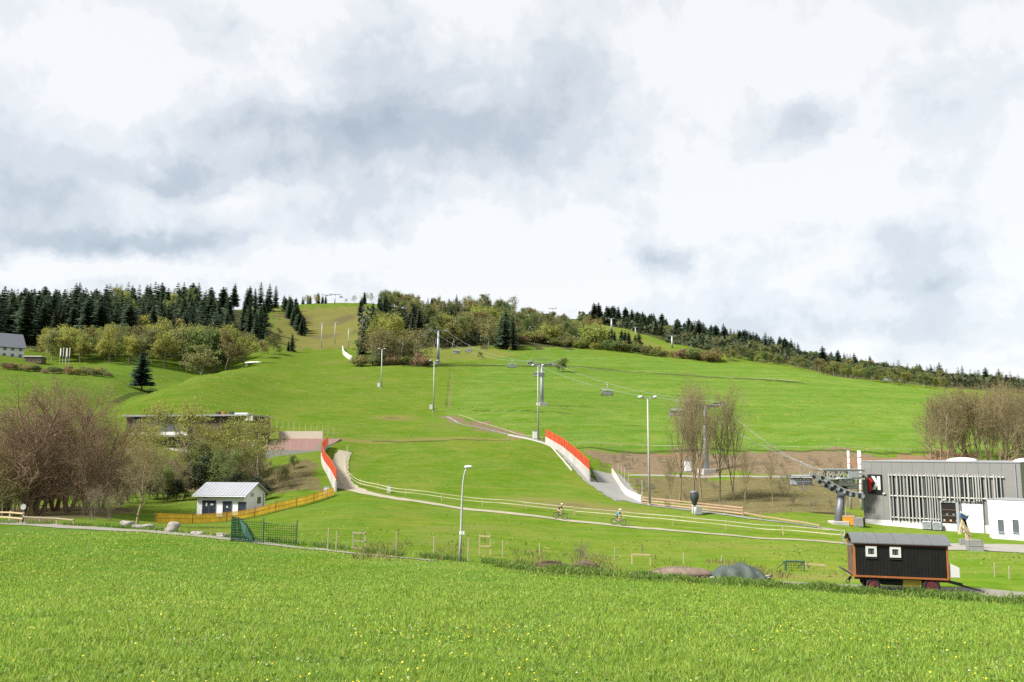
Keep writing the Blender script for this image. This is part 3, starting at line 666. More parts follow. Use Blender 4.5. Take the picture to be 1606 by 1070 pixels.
    # gutter, downpipe, wall lamps and a louvre
    MB().tube([(L - .5, -.09, pl), (L - .5, -.09, top - .1)], .06, 8).build('downpipe', M['galv'], t)
    for x, zz in ((x0 - .35, z1 + .3), (fr.at(1388, 790)[0], zm + .2)): MB().box((x, -.12, zz), (.3, .22, .14)).build('wall_lamp', M['lamp_white'], t)
    lx, lz = fr.at(1366, 800); lv = MB().b2((lx - .45, -.03, lz - .3), (lx + .45, -.002, lz + .3)).build('louvre', M['cladding_dark'], t)
    for k in range(5): MB().b2((lx - .43, -.06, lz - .27 + k * .12), (lx + .43, -.031, lz - .22 + k * .12)).build('blade', M['cladding'], lv)
    return fr
ST = lift_station()

def annex():
    z = H(50.5, 88) - .6
    fr = Frame(1543, 91, 1720, 82, z); L = fr.L
    t = thing('station_annex', 'plain white flat-roofed annex in front of the grey station', 'building', fr.A, fr.rz)
    top = fr.at(1543, 783)[1]
    MB().b2((0, 0, -1.5), (L, 3.6, top)).build('wall', M['render_white'], t)
    MB().b2((-.05, -.05, top + .003), (L, 3.65, top + .09)).build('roof_edge', M['galv'], t)
    for pa, pb in ((1566, 1574.5), (1589, 1598)):
        x0, z1 = fr.at(pa, 816); x1, z0 = fr.at(pb, 836)
        w = MB().b2((x0, -.03, z0), (x1, -.002, z1)).build('window', M['glass_grey'], t)
        fb = MB(); fb.b2((x0 - .05, -.07, z0 - .05), (x0, -.002, z1 + .05)); fb.b2((x1, -.07, z0 - .05), (x1 + .05, -.002, z1 + .05)); fb.b2((x0, -.07, z1), (x1, -.002, z1 + .05)); fb.build('frame', M['galv_dark'], w)
        MB().b2((x0 - .08, -.12, z0 - .06), (x1 + .08, -.002, z0 - .004)).build('sill', M['galv'], w)
    r = thing('ramp_railing', 'low white parapet with grey handrail before the annex', 'railing', fr.A, fr.rz)
    x0, zt = fr.at(1556, 838, -1.5); b = MB()
    MB().b2((x0, -1.62, -1.4), (L, -1.45, zt)).build('parapet', M['white_paint'], r)
    for k in range(7): MB().tube([(x0 + .1 + k * 1.3, -1.54, zt), (x0 + .1 + k * 1.3, -1.54, zt + .3)], .025, 6).build('post', M['galv'], r)
    MB().tube([(x0, -1.54, zt + .3), (L, -1.54, zt + .3)], .03, 6).build('handrail', M['galv'], r)
annex()

def terminal():
    """the cantilevered drive end of the chairlift, on one raking leg"""
    d = 103.0; base = GD(1311, 101.5)
    t = thing('lift_terminal', 'grey chairlift terminal on one raking leg beside the station', 'lift', base)
    def q(px, py, dd=d): return P(px, py, dd) - base
    a, b = q(1292, 738), q(1349, 738); ex = (b - a).normalized(); Lb = (b - a).length; ey = Vector((0, 1, 0)); ez = Vector((0, 0, 1))
    tr = MB()
    for s in (-1.2, 1.2):
        for hz in (0, -.95):
            tr.bar(a + ey * s + ez * hz, b + ey * s + ez * hz, .16, .16)
        n = 7
        for k in range(n):
            p0 = a + ex * Lb * k / n + ey * s; p1 = a + ex * Lb * (k + 1) / n + ey * s
            tr.bar(p0 + ez * (0 if k % 2 else -.95), p1 + ez * (-.95 if k % 2 else 0), .09, .09); tr.bar(p0, p0 - ez * .95, .09, .09)
    for k in range(8):
        p0 = a + ex * Lb * k / 7; tr.bar(p0 - ey * 1.2, p0 + ey * 1.2, .1, .1); tr.bar(p0 - ey * 1.2 - ez * .95, p0 + ey * 1.2 - ez * .95, .1, .1)
    tr.build('truss', M['pole_grey'], t)
    deck = MB(); deck.box((a + b) / 2 + ez * .14, (Lb + .3, 2.7, .08)); deck.build('deck', M['galv'], t)
    pan = MB(); pan.box((a + b) / 2 + ex * .9 + ez * -.45 - ey * 1.32, (Lb * .3, .05, .7)); pan.build('side_panel', M['galv'], t)
    # tyre conveyor curving down to the right
    for k in range(15):
        f = k / 14; px = 1279 + 66 * f; py = 744 + 33 * (1 - (1 - f) ** 1.9)
        for s in (-1.45, 1.45):
            c = q(px, py) + ey * s; w = MB(); w.ring(c, ey, .20, .07, 12, 6); w.tube([c - ey * .05, c + ey * .05], .15, 8); w.build('drive_tyre', M['rubber' if k % 2 else 'galv'], t)
    for s in (-1.45, 1.45):
        rl = MB(); rl.tube([q(1277 + 69 * f, 740 + 33 * (1 - (1 - f) ** 1.9)) + ey * s for f in np.linspace(0, 1, 12)], .09, 6); rl.build('guide_rail', M['galv'], t)
    gb = MB(); gb.box(q(1324, 757), (2.0, 1.8, .8)); gb.box(q(1334, 763), (1.3, 1.5, .6)); gb.box(q(1312, 751), (1.4, 1.2, .6)); gb.build('gearbox', M['pole_grey'], t, bevel=.08)
    bw = MB(); bw.ring(q(1319, 750), ez, 1.5, .12, 24, 6); bw.build('bull_wheel', M['galv'], t, True)
    hp = MB(); hp.tube([q(1351, 743), q(1347, 744), q(1346, 748), q(1346, 776), q(1348, 781), q(1352, 782)], .12, 8); hp.build('guard_hoop', M['lamp_white'], t, True)
    leg = MB(); top = q(1320, 764); foot = Vector((-.1, 0, .1)); leg.tube([foot, foot.lerp(top, .5), top], [.52, .46, .40], 16); leg.build('leg', M['galv_dark'], t, True)
    MB().box((-.1, 0, -.1), (1.9, 1.7, .9)).build('foundation', M['concrete_white'], t, bevel=.04)
    ld = MB()
    for s in (-.16, .16): ld.tube([foot + Vector((.62, -.2 + s, 0)), top + Vector((.5, -.2 + s, 0))], .02, 5)
    for k in range(14): ld.tube([foot.lerp(top, k / 14) + Vector((.6, -.36, 0)), foot.lerp(top, k / 14) + Vector((.6, -.04, 0))], .015, 4)
    ld.build('ladder', M['galv'], t)
terminal()
for px, lab in ((1330, 'slimmer white banded mast behind the lift terminal'), (1347, 'thicker white banded mast at the corner of the station')):
    p = GD(px, 116); top = P(px, 707, 116).z; r = .24 if px > 1340 else .16
    t = thing('banded_mast', lab, 'mast', p, 0, 'white masts behind the station'); n = 9; hgt = top - p.z
    MB().tube([(0, 0, -.2), (0, 0, hgt)], [r * 1.05, r], 10).build('pole', M['lamp_white'], t, True)
    for k in range(3, n): MB().tube([(0, 0, hgt * k / n - .04), (0, 0, hgt * k / n + .04)], r * 1.16, 10).build('band', M['orange_paint'], t)

def small_yard():
    # air-conditioning units at the plinth
    for px, lab in ((1455, 'left of two grey air-conditioning units on the station plinth'), (1471, 'right of two grey air-conditioning units, next to the doorway')):
        x, z = ST.at(px, 838, -.62); p = ST.world(x, -.62, 0); p.z = H(p.x, p.y)
        t = thing('air_conditioner', lab, 'air conditioner', p, ST.rz, 'air-conditioning units')
        MB().box((0, 0, .55), (.95, .4, .9)).build('casing', M['galv'], t, bevel=.03)
        g = MB(); g.ring((0, -.21, .58), (0, 1, 0), .33, .02, 18, 5); g.ring((0, -.21, .58), (0, 1, 0), .2, .015, 14, 5); g.tube([(0, -.2, .58), (0, -.23, .58)], .06, 8); g.build('fan_grille', M['galv_dark'], t)
        for s in (-.35, .35): MB().box((s, 0, .05), (.08, .42, .12)).build('foot', M['dark_steel'], t)
    # timber trestle with a blue board
    p = G(1517, 862); t = thing('timber_trestle', 'leaning timber trestle with a blue board on top, before the roller door', 'trestle', p)
    def q(px, py, dd=p.y): return P(px, py, dd) - p
    for a, b in (((1519, 862), (1513, 815)), ((1505, 838), (1512, 806)), ((1524, 848), (1508, 806))):
        MB().bar(q(*a) + Vector((0, 0, -.02)), q(*b), .2, .16).build('post', M['wood_pale'], t)
    for a, b in (((1507, 826), (1522, 840)), ((1509, 818), (1519, 834))): MB().bar(q(*a, p.y - .14), q(*b, p.y - .14), .12, .1).build('brace', M['wood_pale'], t)
    bd = MB().bar(q(1506, 806, p.y - .2), q(1517, 812, p.y - .2), .3, .42).build('board', M['blue'], t); MB().bar(q(1506, 803, p.y - .4), q(1517, 809, p.y - .4), .1, .14).build('edge', M['lamp_white'], bd)
    for px, py, w, lab in ((1529, 864, 1.15, 'larger grey rubble crate on the forecourt, right of the trestle'), (1513, 856, .75, 'smaller grey rubble crate on the forecourt, behind the trestle')):
        p = G(px, py); t = thing('stone_crate', lab, 'crate', p, -.25, 'rubble crates on the forecourt')
        MB().box((0, 0, w * .4 - .02), (w, w * .9, w * .8)).build('fill', M['grey_bin'], t, bevel=.05)
        e = MB()
        for sx in (-1, 1):
            for sy in (-1, 1): e.bar((sx * w / 2, sy * w * .45, -.02), (sx * w / 2, sy * w * .45, w * .82), .04)
        for zz in (.02, .4, .81): e.bar((-w / 2, -w * .46, w * zz), (w / 2, -w * .46, w * zz), .035); e.bar((-w / 2, w * .46, w * zz), (w / 2, w * .46, w * zz), .035)
        e.build('cage', M['galv'], t)
    p = G(1331, 824); t = thing('tool_locker', 'orange site locker beside the lift terminal foundation', 'locker', p, -.3)
    MB().box((0, 0, .5), (1.3, .8, 1.0)).build('body', M['orange_plastic'], t, bevel=.05); MB().box((0, 0, 1.04), (1.36, .86, .07)).build('lid', M['wood_pale'], t)
    p = G(1346, 826); t = thing('power_unit', 'grey box-shaped power unit with a black end, next to the orange locker', 'power unit', p, -.3)
    MB().box((0, 0, .52), (1.1, .9, 1.04)).build('casing', M['grey_bin'], t, bevel=.04); MB().box((.65, 0, .55), (.18, .8, .9)).build('radiator', M['black_paint'], t); MB().box((0, 0, .0), (1.2, .8, .1)).build('skid', M['dark_steel'], t)
small_yard()

# ------------------------------------------------------------------ the black wagon
def wagon():
    base = G(1408, 926); sx = (H(base.x + 2, base.y - .4) - H(base.x - 2, base.y + .4)) / 4
    t = thing('site_wagon', 'black wooden site wagon with orange trim and curved grey roof', 'wagon', base, rot=(0, math.atan(.012), -.21))
    Lb, Wd = 4.72, 2.05; x0, x1 = -Lb / 2, Lb / 2; z0, z1 = .76, 2.52
    bd = MB().b2((x0 + .05, -Wd / 2 + .05, z0 + .1), (x1 - .05, Wd / 2 - .05, z1)).build('body', M['black_paint'], t)
    # tongue-and-groove boards on the long side and on the left end
    rng = random.Random(2); n = 26; w = (Lb - .3) / n
    for k in range(n):
        c = x0 + .15 + w * (k + .5); MB().b2((c - w / 2 + .006, -Wd / 2 + .02 - rng.uniform(0, .008), z0 + .12), (c + w / 2 - .006, -Wd / 2 + .052, z1 - .06)).build('board', M['black_paint'], bd)
    for k in range(10):
        ww = (Wd - .25) / 10; c = -Wd / 2 + .12 + ww * (k + .5); MB().b2((x0 + .012 + rng.uniform(0, .008), c - ww / 2 + .006, z0 + .12), (x0 + .052, c + ww / 2 - .006, z1 - .06)).build('board', M['wood_brown'], bd)
    for sx_ in (x0 + .06, x1 - .06):
        for sy in (-Wd / 2 + .06, Wd / 2 - .06): MB().box((sx_, sy, (z0 + z1) / 2 + .02), (.10, .10, z1 - z0 + .06)).build('corner_post', M['orange_paint'], t, bevel=.01)
    for sy in (-Wd / 2 + .01, Wd / 2 - .01): MB().box((0, sy, z0 + .05), (Lb - .14, .1, .09)).build('bottom_rail', M['orange_paint'], t); MB().box((0, sy, z1 - .02), (Lb - .14, .1, .12)).build('top_rail', M['red_brown'], t)
    for sx_ in (x0 + .01, x1 - .01): MB().box((sx_, 0, z0 + .05), (.1, Wd - .14, .13)).build('end_rail', M['orange_paint'], t)
    # curved roof with standing seams
    m = 12; prof = [(-Wd / 2 - .14 + (Wd + .28) * k / m, z1 + .06 + .42 * math.sin(math.pi * k / m) ** .75) for k in range(m + 1)]
    rb = MB(); poly = prof + [(y, z - .05) for y, z in prof[::-1]]
    rb.prism(poly, lambda u, w_, d: (d, u, w_), x0 - .10, x1 + .10); rf = rb.build('roof', M['roof_sheet'], t)
    for f in (.155, .265, .44, .63, .82):
        x = x0 + Lb * f; s = MB(); s.tube([(x, y, z + .012) for y, z in prof], .018, 5); s.build('seam', M['galv_dark'], rf)
    g = MB(); g.prism([(y, z - .051) for y, z in prof[1:-1]], lambda u, w_, d: (d, u, w_), x0 + .01, x0 + .05); g.prism([(y, z - .051) for y, z in prof[1:-1]], lambda u, w_, d: (d, u, w_), x1 - .05, x1 - .01); g.build('gable', M['black_paint'], t)
    for f in (.19, .445):
        x = x0 + Lb * f; zc = z1 - .40; w2 = .155
        wn = MB().box((x, -Wd / 2 + .018, zc), (w2 * 2, .03, w2 * 2)).build('window', M['glass_green'], t)
        fb = MB()
        for s in (-1, 1): fb.box((x + s * (w2 + .06), -Wd / 2 - .015, zc), (.12, .07, w2 * 2 + .24)); fb.box((x, -Wd / 2 - .016, zc + s * (w2 + .06)), (w2 * 2, .07, .12))
        fb.build('frame', M['lamp_white'], wn); MB().box((x, -Wd / 2 - .02, zc), (.02, .03, w2 * 2)).build('glazing_bar', M['dark_steel'], wn)
        MB().box((x, -Wd / 2 - .03, zc - w2 - .20), (w2 * 2 + .3, .05, .025)).build('sill', M['dark_steel'], wn)
    # running gear
    ch = MB()
    for sy in (-.55, .55): ch.box((0, sy, z0 - .09), (Lb - .2, .1, .16))
    for x in (-1.8, -.6, .7, 1.8): ch.box((x, 0, z0 - .10), (.1, 1.2, .13))
    ch.build('chassis', M['dark_steel'], t)
    for wx, R in ((-1.40, .36), (1.48, .43)):
        ax = MB(); ax.tube([(wx, -.95, R), (wx, .95, R)], .06, 8); ax.box((wx, -.55, (R + z0) / 2 - .02), (.5, .12, z0 - R - .1)); ax.box((wx, .55, (R + z0) / 2 - .02), (.5, .12, z0 - R - .1)); ax.build('axle', M['dark_steel'], t)
        for sy in (-.92, .92):
            wh = MB(); wh.tube([(wx, sy - .07, R), (wx, sy + .07, R)], R * .62, 20); wh.tube([(wx, sy - .11 * np.sign(-sy) * -1, R), (wx, sy + .11 * np.sign(sy), R)], .09, 10)
            wo = wh.build('wheel', M['red_rim'], t)
            ty = MB(); ty.ring((wx, sy, R), (0, 1, 0), R * .80, R * .20, 26, 8); ty.build('tyre', M['rubber'], wo, True)
            for k in range(5):
                a = k * 2 * math.pi / 5; MB().tube([(wx + R * .34 * math.cos(a), sy + .075 * np.sign(sy), R + R * .34 * math.sin(a)), (wx + R * .34 * math.cos(a), sy + .10 * np.sign(sy), R + R * .34 * math.sin(a))], .035, 6).build('nut', M['dark_steel'], wo)
    MB().b2((-.95, -.75, .36), (.10, .2, z0 - .18)).build('tool_box', M['black_paint'], t, bevel=.02)
    MB().b2((.12, -.80, .34), (1.05, -.3, z0 - .06)).build('yellow_locker', M['yellow_plastic'], t, bevel=.02)
    b = MB(); b.bar((x1 - .15, -.1, z0 - .12), (x1 + 1.75, -.02, .16), .1, .1); b.bar((x1 - .15, .5, z0 - .12), (x1 + .9, .05, .46), .07, .07); b.ring((x1 + 1.82, -.02, .14), (0, 0, 1), .08, .03, 10, 5); b.build('drawbar', M['dark_steel'], t)
    # white locker on the right end, fittings on the left end
    lk = MB(); lk.prism([(0, 0), (.50, 0), (.50, .50), (.06, .72), (0, .72)], lambda u, w_, d: (x1 + .02 + u, d, z0 + .14 + w_), -.95, .35); lk.build('end_locker', M['lamp_white'], t, bevel=.02)
    st = MB(); st.bar((x0 - .02, -.75, z0 + .06), (x0 - .55, -.75, z0 + .36), .07); st.bar((x0 - .02, .05, z0 + .06), (x0 - .55, .05, z0 + .36), .07)
    for k in range(4): st.bar((x0 - .15 - .13 * k, -.78, z0 + .13 + .075 * k), (x0 - .15 - .13 * k, .08, z0 + .13 + .075 * k), .12, .04)
    st.build('folded_step', M['dark_steel'], t)
    cp = MB(); cp.bar((x0 - .02, -.2, z0 - .1), (x0 - .18, -.2, z0 - .3), .12); cp.ring((x0 - .2, -.2, z0 - .36), (0, 1, 0), .09, .03, 10, 5); cp.build('coupling', M['dark_steel'], t)
    h = MB(); h.bar((x0 + .0, -.98, z1 - .08), (x0 - .42, -.98, z1 - .05), .05, .05); h.bar((x0 - .42, -.98, z1 - .06), (x0 - .62, -.98, z1 + .66), .07, .05); h.build('swing_arm', M['galv'], t)
    return t
wagon()

# ------------------------------------------------------------------ pump hut
def hut():
    zb = H(-35, 106) - .05; fr = Frame(313, 104.5, 386, 103.5, zb); L = fr.L
    t = thing('pump_hut', 'small white rendered hut with a pale metal gable roof', 'hut', fr.A, fr.rz)
    ev = fr.at(350, 776)[1]; dp = 5.6; rg = ev + 1.25
    b = MB(); b.prism([(0, -.8), (dp, -.8), (dp, ev), (dp / 2, rg), (0, ev)], lambda u, w, d: (d, u, w), 0, L); b.build('wall', M['hut_white'], t)
    th = .10; ov = .45; sl = (rg - ev) / (dp / 2)
    r = MB(); A = [(-ov, ev - ov * sl + .02), (dp / 2, rg + .02), (dp + ov, ev - ov * sl + .02)]
    r.prism(A + [(y, z + th) for y, z in A[::-1]], lambda u, w, d: (d, u, w), -ov, L + ov); rf = r.build('roof', M['roof_pale'], t)
    for k in range(1, 16):
        x = -ov + (L + 2 * ov) * k / 16; MB().bar((x, -ov, ev - ov * sl + .02 + th + .01), (x, dp / 2, rg + .03 + th), .035, .035).build('seam', M['roof_pale'], rf)
    MB().tube([(-ov, -ov - .05, ev - ov * sl), (L + ov, -ov - .05, ev - ov * sl)], .06, 8).build('gutter', M['galv'], rf)
    for pa, pb, pt, bt, nm in ((318.5, 337.5, 785.5, 809, 'double_door'), (350.5, 362.5, 787, 809, 'door'), (374.5, 386, 788, 809, 'door')):
        x0, z1 = fr.at(pa, pt); x1, z0 = fr.at(min(pb, 385.2), bt); z0 = max(z0, .05)
        d = MB().b2((x0, -.04, z0), (x1, -.002, z1)).build(nm, M['door_blue'], t)
        f = MB(); f.b2((x0 - .06, -.07, z0), (x0, -.002, z1 + .06)); f.b2((x1, -.07, z0), (x1 + .06, -.002, z1 + .06)); f.b2((x0, -.07, z1), (x1, -.002, z1 + .06)); f.build('frame', M['galv_dark'], d)
        MB().box((x1 - .14, -.07, (z0 + z1) / 2), (.12, .05, .04)).build('handle', M['galv'], d)
        if nm == 'double_door':
            MB().b2(((x0 + x1) / 2 - .02, -.055, z0), ((x0 + x1) / 2 + .02, -.041, z1)).build('meeting_strip', M['galv_dark'], d)
            for a, c in ((.30, .20), (.72, .34)):
                MB().box((x0 + (x1 - x0) * a, -.047, z1 - .42), (c, .012, .38 if c < .3 else .2)).build('notice', M['lamp_white'], d)
        elif pa < 360:
            MB().prism([(-.16, 0), (.16, 0), (0, .28)], lambda u, w, dd: ((x0 + x1) / 2 + u, -.045 - dd, z0 + .95 + w), 0, .01).build('warning_plate', M['lamp_white'], d)
    x, z = fr.at(342, 777); MB().ball((x, -.14, z - .05), .14, 10, 7, (1.5, .8, .8)).build('lamp', M['lamp_white'], t, True)
    x, z = fr.at(322, 779); MB().box((x, -.03, z), (.4, .05, .35)).build('vent', M['galv'], t)
    # window, vents and pipe on the gable
    MB().b2((L + .002, dp * .62, ev - 1.25), (L + .04, dp * .78, ev - .45)).build('window', M['glass_dark'], t)
    MB().b2((L + .002, dp * .30, ev - .3), (L + .05, dp * .44, ev + .1)).build('vent', M['galv'], t); MB().tube([(L + .08, dp * .9, .0), (L + .08, dp * .9, ev - .1)], .05, 8).build('downpipe', M['galv'], t)
mk('roof_pale', (.30, .315, .34), .4, .08, 1.5, .2, dirt=.1); mk('door_blue', (.022, .030, .042), .5, .2)
hut()
# ------------------------------------------------------------------ chairlift
def lift_tower(px, py, arm_py, label, ldir, arm=2.9, r=.5, group='chairlift towers', dd=None, detail=True):
    b = G(px, py) if dd is None else GD(px, dd); hgt = P(px, arm_py, b.y).z - b.z; rz = math.atan2(ldir[1], ldir[0]) - math.pi / 2
    t = thing('lift_tower', label, 'lift tower', b, rz, group)
    if detail: MB().box((0, 0, .15), (2.4, 2.2, 1.1)).build('foundation', M['concrete_white'], t, bevel=.05)
    MB().tube([(0, 0, .3), (0, 0, hgt * .45), (0, 0, hgt)], [r, r * .86, r * .6], 14).build('pole', M['galv'], t, True)
    ca = MB(); ca.box((0, 0, hgt), (arm * 2, .5, .42)); ca.box((0, 0, hgt - .35), (1.6, .4, .4)); ca.build('crossarm', M['galv_dark'], t, bevel=.04)
    for s in (-1, 1):
        sb = MB(); sb.box((s * arm, 0, hgt + .30), (.16, 3.6, .16)); sb.bar((s * arm, 0, hgt), (s * arm, 0, hgt + .35), .2); so_ = sb.build('sheave_beam', M['galv'], t)
        for k in range(6 if detail else 3):
            y = -1.55 + 3.1 * k / (5 if detail else 2); w = MB(); w.tube([(s * arm + s * .12, y, hgt + .44), (s * arm + s * .24, y, hgt + .44)], .24, 12); w.build('sheave', M['rubber'], so_)
        if detail:
            pf = MB(); x = s * (arm + .55)
            for y in (-1.7, 0, 1.7): pf.bar((x, y, hgt), (x, y, hgt + 1.1), .05)
            pf.bar((x, -1.7, hgt + 1.1), (x, 1.7, hgt + 1.1), .05); pf.bar((x, -1.7, hgt + .6), (x, 1.7, hgt + .6), .04); pf.box((s * (arm + .35), 0, hgt), (.5, 3.5, .06)); pf.build('work_platform', M['galv'], t)
    if detail:
        ld = MB()
        for s in (-.18, .18): ld.bar((s, -r - .08, .6), (s, -r * .6 - .1, hgt), .04)
        for k in range(int(hgt / .5)): ld.bar((-.18, -r - .08 + .4 * r * k * .5 / hgt, .8 + k * .5), (.18, -r - .08 + .4 * r * k * .5 / hgt, .8 + k * .5), .03)
        ld.build('ladder', M['galv'], t)
        fr_ = MB()
        for s in (-1, 1): fr_.bar((s * .9, 0, hgt + .2), (s * .9, 0, hgt + 1.5), .08)
        fr_.bar((-1.6, 0, hgt + 1.5), (1.6, 0, hgt + 1.5), .1); fr_.build('lifting_frame', M['galv'], t)
    m = Matrix.Rotation(rz, 3, 'Z')
    return [Vector(b) + m @ Vector((s * (arm + .18), 0, hgt + .75)) for s in (-1, 1)]
pts = {}
pts[1] = lift_tower(1108, 742, 637, 'chairlift tower among the bare poplars', (-26, 78), 2.7, .52)
pts[2] = lift_tower(850, 636, 572, 'chairlift tower in the open pasture beside the floodlight mast', (-34, 90), 3.0, .55)
pts[3] = lift_tower(687, 571, 519, 'chairlift tower at the top of the pasture before the wood', (-60, 140), 3.2, .75)
pts[4] = lift_tower(590, 0, 505, 'far chairlift tower in the mixed wood', (-70, 160), 3.2, .6, dd=560, detail=False)
pts[5] = lift_tower(519, 0, 462, 'right of the two small towers on the hilltop skyline', (-50, 160), 5.0, .5, dd=790, detail=False)
lift_tower(506, 0, 463, 'left of the two small towers on the hilltop skyline', (-50, 160), 4.5, .4, dd=800, detail=False)
lift_tower(868, 0, 484, 'small lift tower on the skyline beside the dark ridge hut', (50, 150), 3.5, .4, dd=760, detail=False)
lift_tower(962, 0, 500, 'left pale lift tower in the clearing on the right ridge', (50, 150), 2.5, .8, dd=640, detail=False)
lift_tower(1000, 0, 514, 'middle pale lift tower in the clearing on the right ridge', (50, 150), 1.6, .5, dd=610, detail=False)
lift_tower(1058, 0, 527, 'right pale lift tower in the clearing on the right ridge', (50, 150), 3.0, .7, dd=560, detail=False)
st_end = [P(1284, 737, 103) + Vector((0, s, 0)) for s in (-1.3, 1.3)]
ROPES = []
for s, lab in ((0, 'downhill-side haul rope of the chairlift'), (1, 'uphill-side haul rope of the chairlift')):
    ch = [st_end[s]] + [pts[k][s] for k in (1, 2, 3, 4, 5)]; line = []
    for a, b in zip(ch[:-1], ch[1:]):
        Ls = (b - a).length
        for k in range(12):
            f = k / 12; p = a.lerp(b, f); p.z -= Ls * .022 * 4 * f * (1 - f); line.append(p)
    line.append(ch[-1]); ROPES.append(line)
    o = MB().tube(line, .03, 5).build('haul_rope', M['galv'], None, True); tag(o, lab, 'cable', 'haul ropes')
def make_chair():
    t = thing('lift_chair', 'x', 'lift chair', (0, 0, 0), 0, 'chairs on the lift')
    h = MB(); h.tube([(0, 0, 0), (.0, .25, -.5), (0, .32, -1.3), (0, .2, -2.0)], .06, 8); h.box((0, 0, 0), (.16, .5, .2)); h.build('hanger', M['galv'], t, True)
    W2 = 1.45
    f = MB(); f.tube([(-W2, .25, -2.0), (W2, .25, -2.0)], .06, 8)
    for s in (-1, 1): f.tube([(s * W2, .25, -2.0), (s * W2, .30, -2.7), (s * W2, -.35, -2.85)], .045, 6)
    f.build('frame', M['dark_steel'], t, True)
    for k in range(6):
        x = -W2 + .24 + k * (2 * W2 - .48) / 5
        MB().box((x, -.05, -2.78), (.44, .55, .10)).build('seat', M['galv_dark'], t, bevel=.03)
        b = MB().box((x, .27, -2.42), (.44, .08, .62), rx=-.12).build('backrest', M['chair_grey'], t, bevel=.03); MB().box((x, .30, -2.05), (.24, .09, .16)).build('headrest', M['lamp_white'], b, bevel=.03)
    c = MB(); n = 8; prof = [(.42 - .62 * math.sin(math.pi / 2 * k / n) * 1.1, -2.15 + .62 * math.sin(math.pi * (.25 + .55 * k / n))) for k in range(n + 1)]
    c.prism(prof + [(y, z - .03) for y, z in prof[::-1]], lambda u, w, d: (d, u, w), -W2, W2); c.build('canopy', M['canopy'], t)
    r = MB(); r.tube([(-W2, -.3, -2.35), (W2, -.3, -2.35)], .03, 6)
    for s in (-1, 1): r.tube([(s * W2, -.3, -2.35), (s * W2, .25, -2.1)], .03, 6)
    r.bar((0, -.3, -2.35), (0, -.5, -3.2), .04); r.bar((-.9, -.5, -3.2), (.9, -.5, -3.2), .05); r.build('restraint_bar', M['galv'], t)
    return t
mk('chair_grey', (.34, .35, .36), .5, .15); mk('canopy', (.24, .25, .27), .3, .15, 2, 0, .5)
chair0 = make_chair(); first = [True]
def chair(px, side, label, along=None):
    c = chair0 if first[0] else copy_tree(chair0); first[0] = False
    best = None
    for a, b in zip(ROPES[side][:-1], ROPES[side][1:]):
        pa, pb = 803 + F * a.x / a.y, 803 + F * b.x / b.y     # columns are near enough without tilt
        if min(pa, pb) <= px <= max(pa, pb): best = (a, b, (px - pa) / (pb - pa)); break
    a, b, f = best; p = a.lerp(b, f); d = (b - a); c.location = p; c.rotation_euler = (0, 0, math.atan2(d.y, d.x) - math.pi / 2 + (math.pi if side else 0)); tag(c, label, 'lift chair', 'chairs on the lift')
for px, side, lab in ((1252, 0, 'lift chair nearest the terminal, hanging before the soil bank'), (1062, 0, 'lift chair just left of the poplar crowns'), (952, 1, 'lift chair hanging alone in mid pasture'),
                      (846, 0, 'lift chair beside the head of the pasture tower'), (803, 1, 'lift chair above the upper pasture edge, by the lone shrub'), (735, 1, 'lowest of the lift chairs before the wood trunks'),
                      (716, 0, 'middle lift chair before the wood, right of the tower'), (664, 1, 'lift chair before the wood, left of the tower'), (566, 0, 'far lift chair by the spruce edge of the piste'), (531, 1, 'tiny far lift chair high on the upper piste')):
    chair(px, side, lab)

# ------------------------------------------------------------------ masts and lamps
def flood_mast(px, py, top_py, label, r=.13, dd=None, heads=True):
    b = G(px, py) if dd is None else GD(px, dd); h = P(px, top_py, b.y).z - b.z
    t = thing('floodlight_mast', label, 'floodlight', b, 0, 'floodlight masts along the piste')
    MB().tube([(0, 0, -.2), (0, 0, h * .5), (0, 0, h)], [r, r * .85, r * .62], 10).build('pole', M['pole_grey'], t, True); MB().tube([(0, 0, -.2), (0, 0, .25)], r * 2.2, 10).build('foot', M['concrete'], t)
    if heads:
        MB().tube([(-.75, 0, h + .25), (-.3, 0, h + .02), (0, 0, h), (.3, 0, h + .02), (.75, 0, h + .25)], .05, 6).build('bracket', M['galv'], t)
        for s in (-1, 1):
            l = MB(); l.ball((s * .98, -.05, h + .26), .34, 12, 8, (1, 1, .55)); l.build('lamp_head', M['lamp_white'], t, True)
            MB().box((s * .66, 0, h + .26), (.22, .22, .3)).build('ballast', M['galv_dark'], t)
flood_mast(1019, 793, 626, 'tall twin-lamp floodlight mast behind the timber rail fence', .15)
flood_mast(844, 691, 575, 'twin-lamp floodlight mast at the upper end of the right red fence', .16)
flood_mast(680, 646, 567, 'twin-lamp floodlight mast on the piste below the pasture tower', .18)
flood_mast(598, 609, 548, 'twin-lamp floodlight mast in the middle of the ski slope', .2)
flood_mast(546, 549, 516, 'right of three far floodlight masts where the slope crests', .26)
flood_mast(525, 540, 506, 'middle of three far floodlight masts where the slope crests', .26)
flood_mast(504, 547, 507, 'left of three far floodlight masts where the slope crests', .26)
